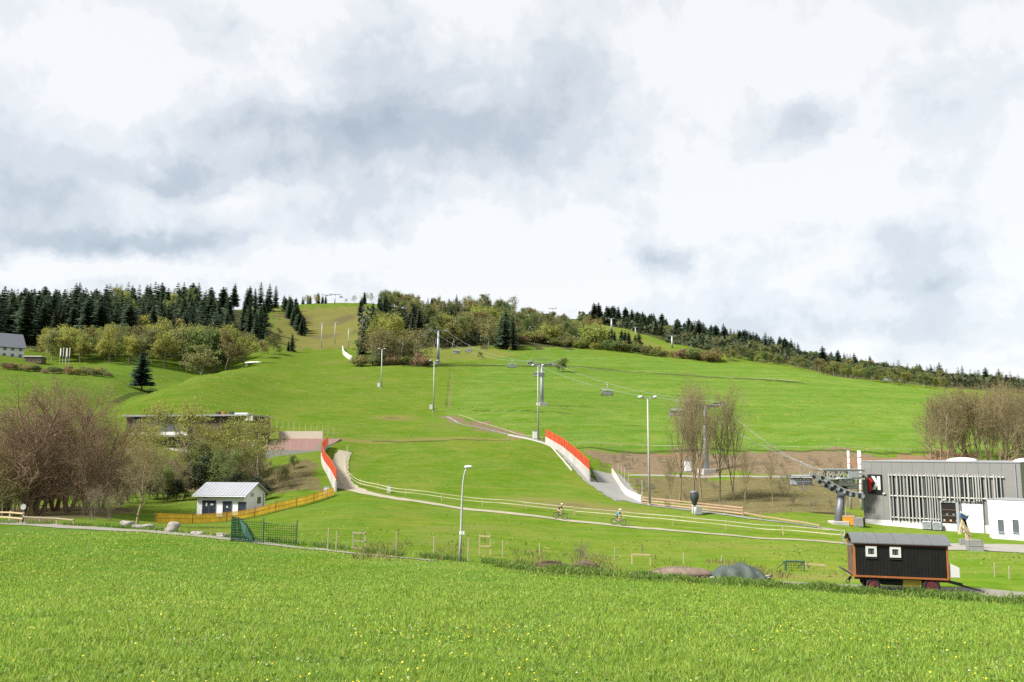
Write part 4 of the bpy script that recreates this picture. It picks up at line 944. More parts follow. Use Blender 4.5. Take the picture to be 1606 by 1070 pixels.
def street_lamp():
    b = G(721, 881); h = P(727, 752, b.y).z - b.z
    t = thing('street_lamp', 'curved grey street lamp at the edge of the near meadow', 'street lamp', b, 0)
    q = lambda px, py: P(px, py, b.y) - Vector(b)
    MB().tube([(0, 0, -.2), q(723, 840), q(724.5, 790), q(726, 760), q(727.5, 748), q(729.5, 739), q(732, 734)], [.095, .08, .066, .055, .05, .045, .04], 10).build('pole', M['pole_grey'], t, True)
    e = q(734.5, 732.5); lh = MB(); lh.ball(e, .2, 12, 8, (1.35, .8, .55)); lh.build('lamp_head', M['lamp_white'], t, True)
    c = q(723.3, 836); cb = MB(); cb.tube([c - Vector((0, 0, .09)), c + Vector((0, 0, .09))], .12, 10); cb.box(c + Vector((.14, -.02, 0)), (.14, .14, .2)); cb.build('clamp_box', M['lamp_white'], t)
street_lamp()
def cabinet(px, py, h, label):
    b = G(px, py); t = thing('control_cabinet', label, 'cabinet', b, .1, 'snow-making cabinets'); MB().box((0, 0, h / 2 - .03), (h * .55, h * .45, h)).build('body', M['lamp_white'], t, bevel=.03); MB().box((0, 0, h + .0), (h * .62, h * .52, .07)).build('cap', M['galv'], t)
for a in ((676, 642, 1.5, 'pale cabinet at the foot of the mast below the pasture tower'), (839, 688, 1.6, 'pale cabinet beside the mast at the upper red fence'), (594, 607, 1.6, 'pale cabinet at the foot of the mid-slope mast'), (1079, 739, 1.9, 'white cabinet at the tower foundation among poplars'), (512, 776, 1.1, 'grey cabinet behind the orange barrier below the left red wall'), (610, 773, .9, 'white box beside the gravel path on the lower slope'), (919, 747, .8, 'low white box at the lower end of the right red fence')): cabinet(*a)

# ------------------------------------------------------------------ walls and fences
mk('post_red', (.30, .05, .035), .6, .2)
def wall_net(name, px, wh, nh, label, seg=2.4):
    """white concrete wall panels with a red safety net on posts above"""
    ln = line3(px, seg); org = ln[0].copy(); n = len(ln)
    t = thing(name, label, 'fence', org)
    whs = list(np.interp(np.linspace(0, 1, n), np.linspace(0, 1, len(wh)), wh)); nhs = list(np.interp(np.linspace(0, 1, n), np.linspace(0, 1, len(nh)), nh))
    for i in range(n - 1):
        a, b = ln[i], ln[i + 1]; d = (b - a).normalized() * .03
        sheet('wall_panel', [a + d, b - d], -.4, [whs[i], whs[i + 1]], M['concrete_white'], t, .22, org)
    for i in range(n): MB().tube([ln[i] - org + Vector((0, 0, whs[i] - .05)), ln[i] - org + Vector((0, 0, whs[i] + nhs[i] + .12))], .05, 6).build('post', M['post_red'], t)
    sheet('net', ln, [w + .02 for w in whs], [w + h for w, h in zip(whs, nhs)], M['net_red'], t, 0, org)
    for f in (.0, 1.0): MB().tube([p - org + Vector((0, 0, w + .03 + h * f)) for p, w, h in zip(ln, whs, nhs)], .02, 5).build('rope', M['orange_plastic'], t)
wall_net('safety_fence', [(856, 695), (880, 709), (903, 731), (925, 756)], (1.25, 1.3, 1.5, 1.75), (1.5, 1.65, 1.6, 1.5), 'long red safety net on a white wall above the grey track')
wall_net('safety_fence', [(527, 772), (517, 750), (504.5, 728), (503.5, 715), (514, 702)], (1.6, 1.7, 1.2, .9, .5), (1.4, 1.5, 1.5, 1.5, 1.3), 'curved red safety net on a white wall beside the terrace')
def white_wall():
    ln = line3([(960, 744), (968, 757), (983, 779), (1006, 789)], 2.2); org = ln[0].copy(); t = thing('guard_wall', 'low white board wall at the bend of the side road', 'wall', org)
    for a, b in zip(ln[:-1], ln[1:]):
        d = (b - a).normalized() * .01; sheet('panel', [a + d, b - d], -.3, .95, M['white_paint'], t, .16, org)
    for i, p in enumerate(ln): MB().box(p - org + Vector((.05, .16, .5)), (.12, .12, 1.5)).build('post', M['wood_pale'], t)
    for i, (px, py, tp) in enumerate(((969, 744, 727), (974, 752, 730), (979, 758, 733), (985, 766, 745), (1006, 788, 754))):
        b = GD(px, G(px, py).y + 1.2); h = P(px, tp, b.y).z - b.z
        lab = ('farthest', 'second farthest', 'middle', 'fourth', 'nearest')[i] + ' of the five thin poles behind the white guard wall'
        s = MB(); s.tube([(0, 0, -.2), (0, 0, h)], .05, 6); o = thing('marker_pole', lab, 'pole', b, 0, 'poles behind the guard wall'); s.build('shaft', M['pole_grey'], o); MB().tube([(0, 0, h - .12), (0, 0, h + .02)], .07, 6).build('cap', M['wood_pale'], o)
white_wall()
def rail_fence(px, h, rails, mat, label, seg=3.0, hw=.12, name='rail_fence', pw=.12, side=-.1):
    ln = line3(px, seg); org = ln[0].copy(); t = thing(name, label, 'fence', org); rng = random.Random(len(label))
    for i, p in enumerate(ln): MB().box(p - org + Vector((0, 0, h / 2 - .1)), (pw, pw, h + .25), ry=rng.uniform(-.03, .03)).build('post', mat, t)
    for a, b in zip(ln[:-1], ln[1:]):
        for k in range(rails):
            zz = h * (k + 1) / rails - hw * .6 + rng.uniform(-.02, .02); MB().bar(a - org + Vector((0, side, zz)), b - org + Vector((0, side, zz + rng.uniform(-.02, .02))), .05, hw).build('rail', mat, t)
    return t
rail_fence([(1007, 791), (1060, 797), (1120, 804), (1165, 809)], 1.05, 3, M['rail_wood'], 'three-rail timber fence along the track below the poplars', 2.6, .16)
rail_fence([(1166, 809), (1230, 820), (1285, 829)], .45, 1, M['rail_wood'], 'low single-rail timber edging leading on to the terminal', 3.0, .14)
rail_fence([(-20, 817), (4, 818), (36, 820)], .95, 2, M['wood_pale'], 'pale two-rail timber fence at the left meadow corner', 2.2, .13)
rail_fence([(36, 820), (80, 822), (115, 825)], .6, 1, M['wood_grey'], 'low weathered rail running on towards the brown trees', 2.6, .09)
def barrier():
    ln = line3([(243, 821), (290, 822), (330, 821), (388, 814), (430, 803), (480, 792), (524, 777)], 2.0); org = ln[0].copy(); t = thing('mesh_barrier', 'long orange mesh barrier from the boulders to the left red wall', 'barrier', org)
    sheet('mesh', ln, .08, [1.05, 1.0, .95, 1.05, 1.0, 1.1, 1.05], M['net_orange'], t, 0, org); rng = random.Random(3)
    for f in (.12, .55, 1.0): MB().tube([p - org + Vector((0, -.02, f * 1.0 + rng.uniform(-.04, .04))) for p in ln], .028, 5).build('line', M['orange_plastic'], t)
    for p in ln[::2]: MB().tube([p - org + Vector((0, .03, -.2)), p - org + Vector((rng.uniform(-.08, .08), .03, 1.25))], .035, 6).build('stake', M['wood_brown'], t)
barrier()
def green_net():
    ln = line3([(362, 849), (412, 853)], .8); org = ln[0].copy(); t = thing('net_fence', 'green net fence with a sagging dark fold near the meadow edge', 'fence', org)
    n = len(ln); k = int(n * .62); sheet('net', ln[:k + 1], .02, [1.75, 1.7, .5], M['net_green_dense'], t, 0, org)
    sheet('net', [p + Vector((0, .03, 0)) for p in ln], .02, [1.75, 1.6, 1.55], M['net_green'], t, 0, org)
    fo = MB(); a, b = ln[int(n * .25)] - org, ln[int(n * .72)] - org; y = Vector((0, -.12, 0)); zz = lambda h: Vector((0, 0, h))
    fo.add([a + zz(1.7) + y, a + zz(1.55), b + zz(.05) + y, b + zz(.05), a.lerp(b, .5) + zz(1.2) + y * 2, a.lerp(b, .4) + zz(.5) + y * 2], [(0, 1, 5, 4), (4, 5, 3, 2)]); fo.build('fold', M['green_frame'], t)
    for p in (ln[0], ln[-1]): MB().tube([p - org + Vector((0, .04, -.2)), p - org + Vector((0, .04, 1.8))], .04, 6).build('post', M['green_frame'], t)
    ln = line3([(413, 853), (465, 855)], .8); org = ln[0].copy(); t = thing('net_fence', 'lighter see-through green net fence right of the folded one', 'fence', org)
    sheet('net', ln, .02, [1.55, 1.3, 1.45], M['net_green'], t, 0, org); MB().tube([ln[-1] - org - Vector((0, 0, .2)), ln[-1] - org + Vector((0, 0, 1.75))], .04, 6).build('post', M['green_frame'], t)
    for q in (.0, 1.0): MB().tube([p - org + Vector((0, 0, .03 + 1.4 * q)) for p in ln], .015, 4).build('line', M['green_frame'], t)
green_net()
def tape_fence(off, px, lab, hs, seg=6.0, pm='wood_pale'):
    ln = line3(px, seg); org = ln[0].copy(); t = thing('tape_fence', lab, 'fence', org); rng = random.Random(7)
    for p in ln: MB().tube([p - org - Vector((0, 0, .2)), p - org + Vector((rng.uniform(-.05, .05), 0, max(hs) + .12))], .035, 5).build('post', M[pm], t)
    fine = line3(px, seg / 4)
    for h in hs: sheet('tape', fine, [h - .035 + rng.uniform(-.03, .03) for _ in fine], [h + .035 for _ in fine], M['tape_white'], t, .02, org)
tape_fence(0, [(545, 708), (539, 722), (541, 745), (560, 764), (620, 778), (720, 790), (820, 800), (900, 808)], 'tape fence along the upper side of the path, behind the cyclists', (.55, .95))
tape_fence(0, [(902, 809), (1000, 818), (1100, 828), (1215, 839), (1325, 848)], 'tape fence running on from the cyclists to the wagon end', (.55, .95))
tape_fence(0, [(905, 700), (1000, 701), (1100, 702), (1200, 703), (1300, 704), (1465, 706)], 'stake and wire fence along the lower edge of the pasture', (.5,), 4.5)
tape_fence(0, [(735, 574), (850, 576), (1000, 586), (1130, 594), (1250, 601)], 'stake fence along the dark ditch across the upper pasture', (.8,), 9.0, 'wood_grey')
tape_fence(0, [(720, 655), (770, 672), (820, 688), (850, 692)], 'stake fence above the brown bank by the service track', (.7,), 3.5, 'wood_grey')
def stake_row(items, nm, grp, mat='wood_grey', r=.035, cat='stake'):
    for px, py, tp, lab in items:
        b = G(px, py); h = P(px, tp, b.y).z - b.z; t = thing(nm, lab, cat, b, 0, grp); MB().tube([(0, 0, -.15), (.03, 0, h)], [r * 1.1, r], 6).build('shaft', M[mat], t); MB().tube([(.03, 0, h - .01), (.03, 0, h + .05)], [r, r * .3], 6).build('tip', M['wood_pale'], t)
stake_row([(514, 863, 829, 'first thin stake right of the green net'), (527, 864, 834, 'second thin stake right of the green net'), (621, 868, 836, 'lone grey stake halfway between green net and street lamp'), (734, 880, 845, 'leaning stake just right of the street lamp'), (788, 874, 849, 'thin stake right of the tall trellis'), (846, 872, 853, 'short stake left of the pale shrub'),
           (964, 878, 860, 'short stake right of the pale shrub'), (1072, 884, 868, 'stake behind the pale gravel heap'), (1132, 886, 872, 'stake behind the tarpaulin heap'), (1560, 905, 884, 'left stake in the grass behind the wagon drawbar'), (1583, 909, 889, 'right stake in the grass behind the wagon drawbar'), (680, 872, 842, 'slim stake left of the street lamp')], 'stake', 'stakes along the meadow edge')
def trellis(px0, px1, py, tp, lab, bars, mat):
    b = G((px0 + px1) / 2, py); t = thing('trellis', lab, 'trellis', b, 0, 'timber frames at the meadow edge'); q = lambda px, yy: P(px, yy, b.y) - Vector(b)
    for px in (px0, px1): MB().bar(q(px, py) + Vector((0, 0, -.2)), q(px, tp), .07).build('post', M[mat], t)
    for f in bars: MB().bar(q(px0, tp + (py - tp) * f) + Vector((0, -.05, 0)), q(px1, tp + (py - tp) * f + 1) + Vector((0, -.05, 0)), .05, .09).build('crossbar', M[mat], t)
    return b, t, q
trellis(752, 769, 871, 838, 'tall narrow timber frame right of the street lamp', (.08, .55), 'wood_pale'); trellis(991, 1020, 886, 869, 'low wide timber frame left of the gravel heap', (.02,), 'wood_pale'); trellis(554, 573, 862, 834, 'brownish frame left of the meadow centre, before the path', (.05, .5, .9), 'wood_grey')
def goal():
    b = G(1246, 896); t = thing('goal_frame', 'small green goal with net in the grass right of the tarpaulin', 'goal', b); q = lambda px, yy, dy=0: P(px, yy, b.y) - Vector(b) + Vector((0, dy, 0))
    f = MB()
    for px in (1232, 1261): f.tube([q(px, 896) - Vector((0, 0, .1)), q(px, 880)], .05, 8)
    f.tube([q(1232, 880), q(1261, 881)], .05, 8)
    for px in (1226, 1258): f.tube([q(px, 894, .9), q(px + 6 if px < 1240 else px + 3, 880)], .03, 6)
    f.build('frame', M['green_frame'], t)
    a, c = Vector(b) + q(1232, 896), Vector(b) + q(1261, 896); sheet('net', [a + Vector((0, .3, 0)), c + Vector((0, .3, 0))], .02, .62, M['net_green'], t, 0, Vector(b))
    b2 = G(1278, 890); o = thing('timber_pole', 'pale yellow timber pole lying out to the right of the goal', 'pole', b2); q2 = lambda px, yy: P(px, yy, b2.y) - Vector(b2)
    MB().bar(q2(1262, 884.5), q2(1294, 887), .09).build('shaft', M['wood_pale'], o)
    for px in (1266, 1290): MB().bar(q2(px, 893), q2(px, 885.5), .05).build('support', M['wood_grey'], o)
goal()
def posts_terrace():
    for i, px in enumerate(range(415, 531, 9)):
        py = 688 + (2 if px > 480 else 0) - max(0, (520 - px)) * .02; b = GD(px, 172 - i * .3); h = P(px, 657 + i * 1.1, b.y).z - b.z
        t = thing('slim_pole', 'one of the slim poles in a row behind the maroon terrace', 'pole', b, 0, 'slim poles behind the terrace'); MB().tube([(0, 0, -.2), (0, 0, h)], .05, 6).build('shaft', M['wood_pale'], t); MB().tube([(0, 0, -.2), (0, 0, .3)], .09, 6).build('socket', M['concrete'], t)
posts_terrace()

# ------------------------------------------------------------------ snow gun, heaps, boulders, sign
def snow_gun():
    b = G(1091, 808); t = thing('snow_gun', 'snow gun under a dark grey cover on a white stand', 'snow gun', b); q = lambda px, yy, dy=0: P(px, yy, b.y) - Vector(b) + Vector((0, dy, 0))
    MB().tube([(0, 0, -.2), q(1091, 796), q(1090, 789)], [.22, .2, .16], 10).build('stand', M['lamp_white'], t, True); MB().box(q(1096, 801), (.7, .6, .95)).build('control_box', M['galv'], t, bevel=.04)
    c = q(1089, 778); h = MB()
    h.tube([c + Vector((0, 0, z_)) for z_ in (.62, .50, .2, -.2, -.6, -.95, -1.2)], [.25, .45, .56, .54, .42, .27, .18], 16); h.build('cover', M['gun_cover'], t, True)
    cp = MB(); cp.ball(c + Vector((-.06, -.1, .42)), .37, 12, 7, (1.45, 1.3, .75)); cp.build('hood', M['galv_dark'], t, True)
    MB().ring(c + Vector((0, 0, -1.2)), (0, 0, 1), .2, .03, 14, 5).build('strap', M['galv'], t)
    MB().bar(q(1086, 792), q(1086, 805), .12).build('strut', M['lamp_white'], t)
mk('gun_cover', (.045, .048, .052), .5, .25, 3, 0, .5); snow_gun()
def lump(name, px, py, sx, sy, sz, mat, label, cat, seed, rough=.25, n=28, m=16, flat=.0, group=None, dd=None, sink=.12, rz=0.0):
    """an uneven mound or stone"""
    rng = np.random.default_rng(seed); b = G(px, py) if dd is None else GD(px, dd); ph = rng.random((9, 3)) * 6.28; fq = rng.normal(0, 1, (9, 3)) * np.array([1.3]*3 + [2.6]*3 + [5.0]*3)[:, None]; amp = [1, 1, 1, .6, .6, .6, .35, .35, .35]
    mb = MB(); vs = []; fs = []
    for i in range(m + 1):
        t = math.pi * i / m
        for k in range(n):
            q = 2 * math.pi * k / n; d = np.array([math.sin(t) * math.cos(q), math.sin(t) * math.sin(q), math.cos(t)])
            r = 1 + rough * sum(a * math.sin(f @ d + p[0]) for a, f, p in zip(amp, fq, ph)) * .5; v = d * r
            if v[2] > 0 and flat: v[2] = v[2] * (1 - flat * v[2])
            vs.append((v[0] * sx, v[1] * sy, v[2] * sz))
    fs = [(i * n + k, i * n + (k + 1) % n, (i + 1) * n + (k + 1) % n, (i + 1) * n + k) for i in range(m) for k in range(n)]
    o = mb.add(vs, fs).build(name, M[mat], None, True, loc=(b.x, b.y, b.z + sz * (1 - sink) * (.0 if sink > .4 else .55)), rz=rz); tag(o, label, cat, group); return o
for i, (px, py, s, fx, lab) in enumerate(((198, 826, .55, (1.0, .8, .8), 'grey boulder nearest the small bare tree'), (226, 829, .58, (1.45, .8, .62), 'long flat pale boulder left of the orange barrier'), (269, 834, .60, (1.1, .8, .9), 'dark cleft boulder in front of the orange barrier'), (311, 839, .5, (1.3, .8, .55), 'pale low boulder below the hut doors'), (348, 843, .42, (1.1, .8, .7), 'small pale boulder next to the green net'))):
    lump('boulder', px, py, s * fx[0], s * fx[1], s * fx[2], 'stone', lab, 'boulder', 11 + i, .45, 22, 14, .2, 'boulders along the farm track', None, .25)
lump('gravel_heap', 1063, 903, 1.95, 1.0, .50, 'heap', 'low pinkish gravel heap left of the tarpaulin', 'heap', 30, .18, 40, 20, .1, None, None, .5)
lump('soil_mound', 918, 893, .85, .6, .42, 'soil', 'dark bare soil mound below the pale shrub', 'mound', 31, .3, 30, 16, .1, None, None, .5)
lump('soil_mound', 862, 889, 1.2, .6, .26, 'soil', 'flatter overgrown soil mound left of the dark one', 'mound', 32, .3, 30, 16, .1, None, None, .5)
def loose(par, n, sx, sy, sz, size, mat, seed, name='loose_stones'):
    rng = np.random.default_rng(seed); b = MB()
    for _ in range(n):
        a = rng.random() * 6.283; q = rng.random() ** .6 * 1.12; z = sz * math.sqrt(max(0, 1 - min(q, .995) ** 2)) * .95; s = size * rng.uniform(.4, 1.3)
        b.ball((sx * q * math.cos(a), sy * q * math.sin(a), z), s, 5, 4, tuple(rng.uniform(.6, 1.4, 3)))
    o = b.build(name, M[mat], par); o['kind'] = 'stuff'
for o in list(bpy.data.objects):
    if o.name.startswith('gravel_heap'): loose(o, 420, 1.95, 1.0, .50, .05, 'heap', 1)
    elif o.name.startswith('soil_mound'): loose(o, 220, 1.0, .62, .36, .05, 'soil', 2, 'clods')
def tarp_pile():
    b = G(1157, 907); t = thing('tarpaulin_pile', 'dark green tarpaulin draped over a stack beside the gravel heap', 'tarpaulin', b, -.06); nx, ny = 34, 14; vs = []; rng = np.random.default_rng(5)
    def hz(u, v):
        e = max(0, 1 - abs(u) ** 3.2) * max(0, 1 - abs(v) ** 2.6); return .78 * e ** .55 + .05 * math.sin(u * 9 + v * 3) * e + .06 * math.sin(u * 4.2 + 1) * e - .02
    for j in range(ny + 1):
        for i in range(nx + 1):
            u = -1 + 2 * i / nx; v = -1 + 2 * j / ny; vs.append((u * 1.55 + .05 * math.sin(v * 7 + u * 3), v * .95 + .05 * math.sin(u * 11), hz(u, v) + .05 * (abs(math.sin(u * 8.5 + v * 3)) - .5) * (1 - abs(v) ** 2) - .10 * max(0, -v) * abs(math.sin(u * 6 + 1)) + .02 * math.sin(u * 29 + v * 13)))
    MB().add(vs, [(j * (nx + 1) + i, j * (nx + 1) + i + 1, (j + 1) * (nx + 1) + i + 1, (j + 1) * (nx + 1) + i) for j in range(ny) for i in range(nx)]).build('sheet', M['tarp'], t, True)
    for i in range(5): MB().b2((-1.1 + .45 * i, -.6, -.05), (-.72 + .45 * i, .6, .42 + .1 * (i % 2))).build('stack', M['wood_grey'], t)
    for a in ((1.62, -.45, .1), (1.75, -.2, .12), (-1.55, -.5, .08)): MB().ball(a, .17, 9, 6, (1.3, .9, .6)).build('weight', M['stone'], t, True)
    MB().bar((1.2, -.7, .12), (1.95, -.35, .22), .08, .05).build('plank', M['dark_steel'], t)
tarp_pile()
def round_sign():
    b = GD(43, 88); top = P(43, 795, 88).z - b.z; t = thing('round_sign', 'round white sign on a thin post before the brown trees', 'sign', b); MB().tube([(0, .03, -.2), (0, .03, top + .2)], .03, 8).build('post', M['galv'], t)
    MB().tube([(0, 0, top), (0, -.02, top)], .3, 24).build('disc', M['lamp_white'], t); MB().ring((0, -.022, top), (0, 1, 0), .285, .018, 24, 5).build('rim', M['tape_white'], t)
round_sign()
def crash_mats():
    ln = line3([(537, 549), (538, 556), (545, 562), (552, 566)], 3.0); org = ln[0].copy(); t = thing('crash_barrier', 'curved white padded barrier at the foot of the wood', 'barrier', org)
    for a, b in zip(ln[:-1], ln[1:]): sheet('mat', [a, b], 0, 2.4, M['lamp_white'], t, .4, org)
crash_mats()
lump('white_tarp', 398, 570, 4.2, 2.5, .9, 'cloth_white', 'small white tarp over a low mound on the shoulder of the slope', 'snow', 40, .15, 24, 12, .2, None, None, .5)  # white tarp lying over a low mound

# ------------------------------------------------------------------ lodge, terrace, houses
def lodge():
    z = H(-70, 157) - 1.0; fr = Frame(196, 158, 388, 154, z); L = fr.L; t = thing('slope_lodge', 'flat-roofed brown lodge with white balcony bands behind the trees', 'building', fr.A, fr.rz)
    top = fr.at(260, 651)[1]; lo = fr.at(260, 709)[1]; mid = fr.at(260, 683)[1]
    MB().b2((0, 0, -1), (L, 9, top - .3)).build('wall', M['brown_clad'], t); MB().b2((-.4, -.8, top - .297), (L + .4, 9.3, top)).build('roof_slab', M['galv'], t)
    bl = fr.at(300, 700)[0]
    for zz in (mid, lo):
        s = MB().b2((.3, -1.5, zz - .25), (bl, -.01, zz)).build('balcony', M['concrete'], t); MB().b2((.3, -1.52, zz + .05), (bl, -1.46, zz + .62)).build('parapet', M['lamp_white'], s)
        for k in range(8): MB().box((.3 + (bl - .3) * k / 7, -1.43, zz + .3), (.06, .06, .7)).build('post', M['galv'], s)
    MB().b2((.2, -1.6, -1), (.9, -.9, mid + .6)).build('pillar', M['red_pillar'], t)
    for k in range(7):
        x = 1.2 + (bl - 1.6) * k / 6.5
        for z0, z1 in ((lo + .1, mid - .35), (mid + .15, top - .7)):
            w = MB().b2((x, -.03, z0), (x + 1.25, -.003, z1)).build('window', M['glass_grey'], t); MB().b2((x + .6, -.05, z0), (x + .66, -.031, z1)).build('mullion', M['dark_steel'], w)
    # white right-hand bay with a red panel
    x0, z1 = fr.at(381, 690); x1, z0 = fr.at(402, 712); bay = MB().b2((x0, -.9, -1), (x1, -.01, z1)).build('bay', M['render_white'], t)
    c = fr.at(389, 700); MB().box((c[0], -.93, c[1]), (.75, .05, .9)).build('panel', M['red'], bay)
    xs, zs = fr.at(393, 656); s = MB().box((xs, -.5, zs), (1.3, .1, .9)).build('roof_sign', M['lamp_white'], t)
    sx, sz = fr.at(384, 651); MB().b2((sx - 2.5, 1, top), (sx, 3, top + .35)).build('roof_hatch', M['lamp_white'], t)
    for px, m in ((336, 'dark_steel'), (345, 'orange_paint'), (357, 'dark_steel')):
        x = fr.at(px, 646)[0]; MB().box((x, 1.5, top + .3), (.6, .6, .6)).build('roof_vent', M[m], t)
mk('red_pillar', (.30, .06, .05), .7, .15); lodge()
def terrace():
    z = P(470, 714, 150).z; fr = Frame(402, 150, 507, 150, z); L = fr.L; t = thing('terrace', 'maroon-floored lodge terrace with cream back wall and grey base', 'terrace', fr.A, fr.rz)
    zt = fr.at(460, 706)[1]; D = 13
    MB().b2((0, 0, -2), (L, .3, zt)).build('base_wall', M['concrete'], t)
    fl = MB(); fl.add([(0, .3, zt - .05), (L, .3, zt - .05), (L + .5, D, zt + 2.15), (0, D, zt + 2.15), (0, .3, zt - 3), (L, .3, zt - 3), (L + .5, D, zt - 3), (0, D, zt - 3)], [(0, 1, 2, 3), (4, 7, 6, 5), (0, 4, 5, 1), (1, 5, 6, 2), (2, 6, 7, 3), (3, 7, 4, 0)]); fl.build('floor', M['maroon'], t)
    x0 = fr.at(437, 690, D)[0]; x1 = fr.at(506, 690, D)[0]; MB().b2((x0, D, zt - 1), (x1, D + .35, zt + 3.55)).build('back_wall', M['cream'], t)
    for k in range(5):
        MB().b2((L - 2.0 - k * .02, 1.2 + k * 1.5, zt + .04 + k * .24), (L + .02, 2.6 + k * 1.5, zt + .34 + k * .26)).build('step', M['concrete'], t)
    for k in range(9):
        x = .3 + (L - .4) * k / 8; MB().tube([(x, .15, zt), (x, .15, zt + 1.6)], .04, 6).build('post', M['wood_pale'], t)
    sheet('net', [Vector((0.3, .12, zt)), Vector((L, .12, zt))], 0, 1.5, M['net_pale'], t)
terrace()
def house(px0, d0, px1, d1, base_d, eave_py, ridge_py, label, depth=9, windows=4, roofm='slate', wallm='render_white'):
    z = H(uv_of((px0 + px1) / 2, 705)[0] * d0, d0) - .5; fr = Frame(px0, d0, px1, d1, z); L = fr.L; t = thing('house', label, 'house', fr.A, fr.rz); pm = (px0 + px1) / 2
    ev = fr.at(pm, eave_py)[1]; rg = fr.at(pm, ridge_py, depth / 2)[1]
    MB().prism([(0, -2), (depth, -2), (depth, ev), (depth / 2, rg), (0, ev)], lambda u, w, d: (d, u, w), 0, L).build('wall', M[wallm], t)
    sl = (rg - ev) / (depth / 2); A = [(-.7, ev - .7 * sl + .05), (depth / 2, rg + .05), (depth + .7, ev - .7 * sl + .05)]
    rf = MB().prism(A + [(y, zz + .2) for y, zz in A[::-1]], lambda u, w, d: (d, u, w), -.6, L + .6).build('roof', M[roofm], t); MB().box((L * .3, depth * .55, rg + .4), (.7, .7, 1.4)).build('chimney', M['concrete'], rf)
    nf = max(1, int(ev / 2.6))
    for j in range(nf):
        for k in range(windows):
            x = L * (k + .5) / windows; zz = ev - 1.0 - j * 2.6; w = MB().box((x, -.03, zz), (1.1, .06, 1.2)).build('window', M['glass_dark'], t); MB().box((x, -.08, zz - .66), (1.3, .14, .08)).build('sill', M['galv'], w)
    return t, fr
house(-50, 331, 27, 343, 340, 541, 522, 'white house with a big grey roof at the left frame edge', 11, 6)
def annex_left():
    b = GD(46, 334); t = thing('garden_pavilion', 'low reddish-brown pavilion right of the white house', 'pavilion', b, .05); MB().box((0, 0, .9), (6.2, 4, 2.6)).build('wall', M['wood_brown'], t); MB().box((0, 0, 2.35), (6.9, 4.8, .3)).build('roof', M['lamp_white'], t)
    for k in range(4): MB().box((-2.3 + 1.5 * k, -2.03, 1.1), (.9, .06, 1.0)).build('window', M['glass_dark'], t)
    for i, (px, nm) in enumerate(((84, 'leftmost white flag by the garden of the white house'), (89, 'second white flag by the garden of the white house'), (94, 'third white flag by the garden of the white house'), (99, 'rightmost white flag by the garden of the white house'))):
        b = GD(px, 338); h = P(px, 546 - (i % 2), 338).z - b.z; t = thing('flagpole', nm, 'flagpole', b, 0, 'white flags by the house'); MB().tube([(0, 0, -.2), (0, 0, h)], .06, 6).build('pole', M['lamp_white'], t)
        MB().b2((.05, -.03, h * .5), (.4 if i in (0, 2) else .2, .02, h - .1)).build('flag', M['cloth_white'], t)
annex_left()
house(1392, 505, 1420, 500, 500, 598, 591, 'small distant pale house below the right ridge forest', 8, 3)
def ridge_hut():
    b = GD(860, 770); t = thing('ridge_hut', 'dark flat hut on the skyline beside the ridge tower', 'hut', b); h = P(860, 494, 770).z - b.z
    MB().box((0, 0, h / 2 - .3), (11, 6, h)).build('wall', M['brown_clad'], t); MB().box((0, 0, h), (13, 8, .8)).build('roof', M['black_paint'], t)
ridge_hut()
# ------------------------------------------------------------------ cyclists
def skin_body(name, joints, bones, mat, parent, sub=1):
    """one continuous figure grown on a posed skeleton; joints: name -> (x, y, z, radius)"""
    ks = list(joints); me = bpy.data.meshes.new(name); me.from_pydata([joints[k][:3] for k in ks], [(ks.index(a), ks.index(b)) for a, b in bones], [])
    o = link_mesh(name, me, parent); m = o.modifiers.new('skin', 'SKIN'); m.use_smooth_shade = True; m.branch_smoothing = .6
    for k, sv in zip(ks, me.skin_vertices[0].data): sv.radius = (joints[k][3], joints[k][3]); sv.use_root = (k == ks[0])
    s = o.modifiers.new('sub', 'SUBSURF'); s.levels = sub; s.render_levels = sub; me.materials.append(mat); return o
for n_, c_ in (('skin', (.42, .26, .19)), ('jersey_blue', (.05, .22, .42)), ('jersey_dark', (.10, .035, .045)), ('shorts_dark', (.02, .022, .028)), ('shorts_rose', (.36, .20, .18)), ('helmet_white', (.62, .62, .60)), ('helmet_cream', (.52, .46, .30)), ('hair', (.05, .035, .02)), ('bike_red', (.30, .05, .04)), ('bike_pale', (.40, .32, .28)), ('shoe', (.03, .03, .03))): mk(n_, c_, .6, .12, 6)
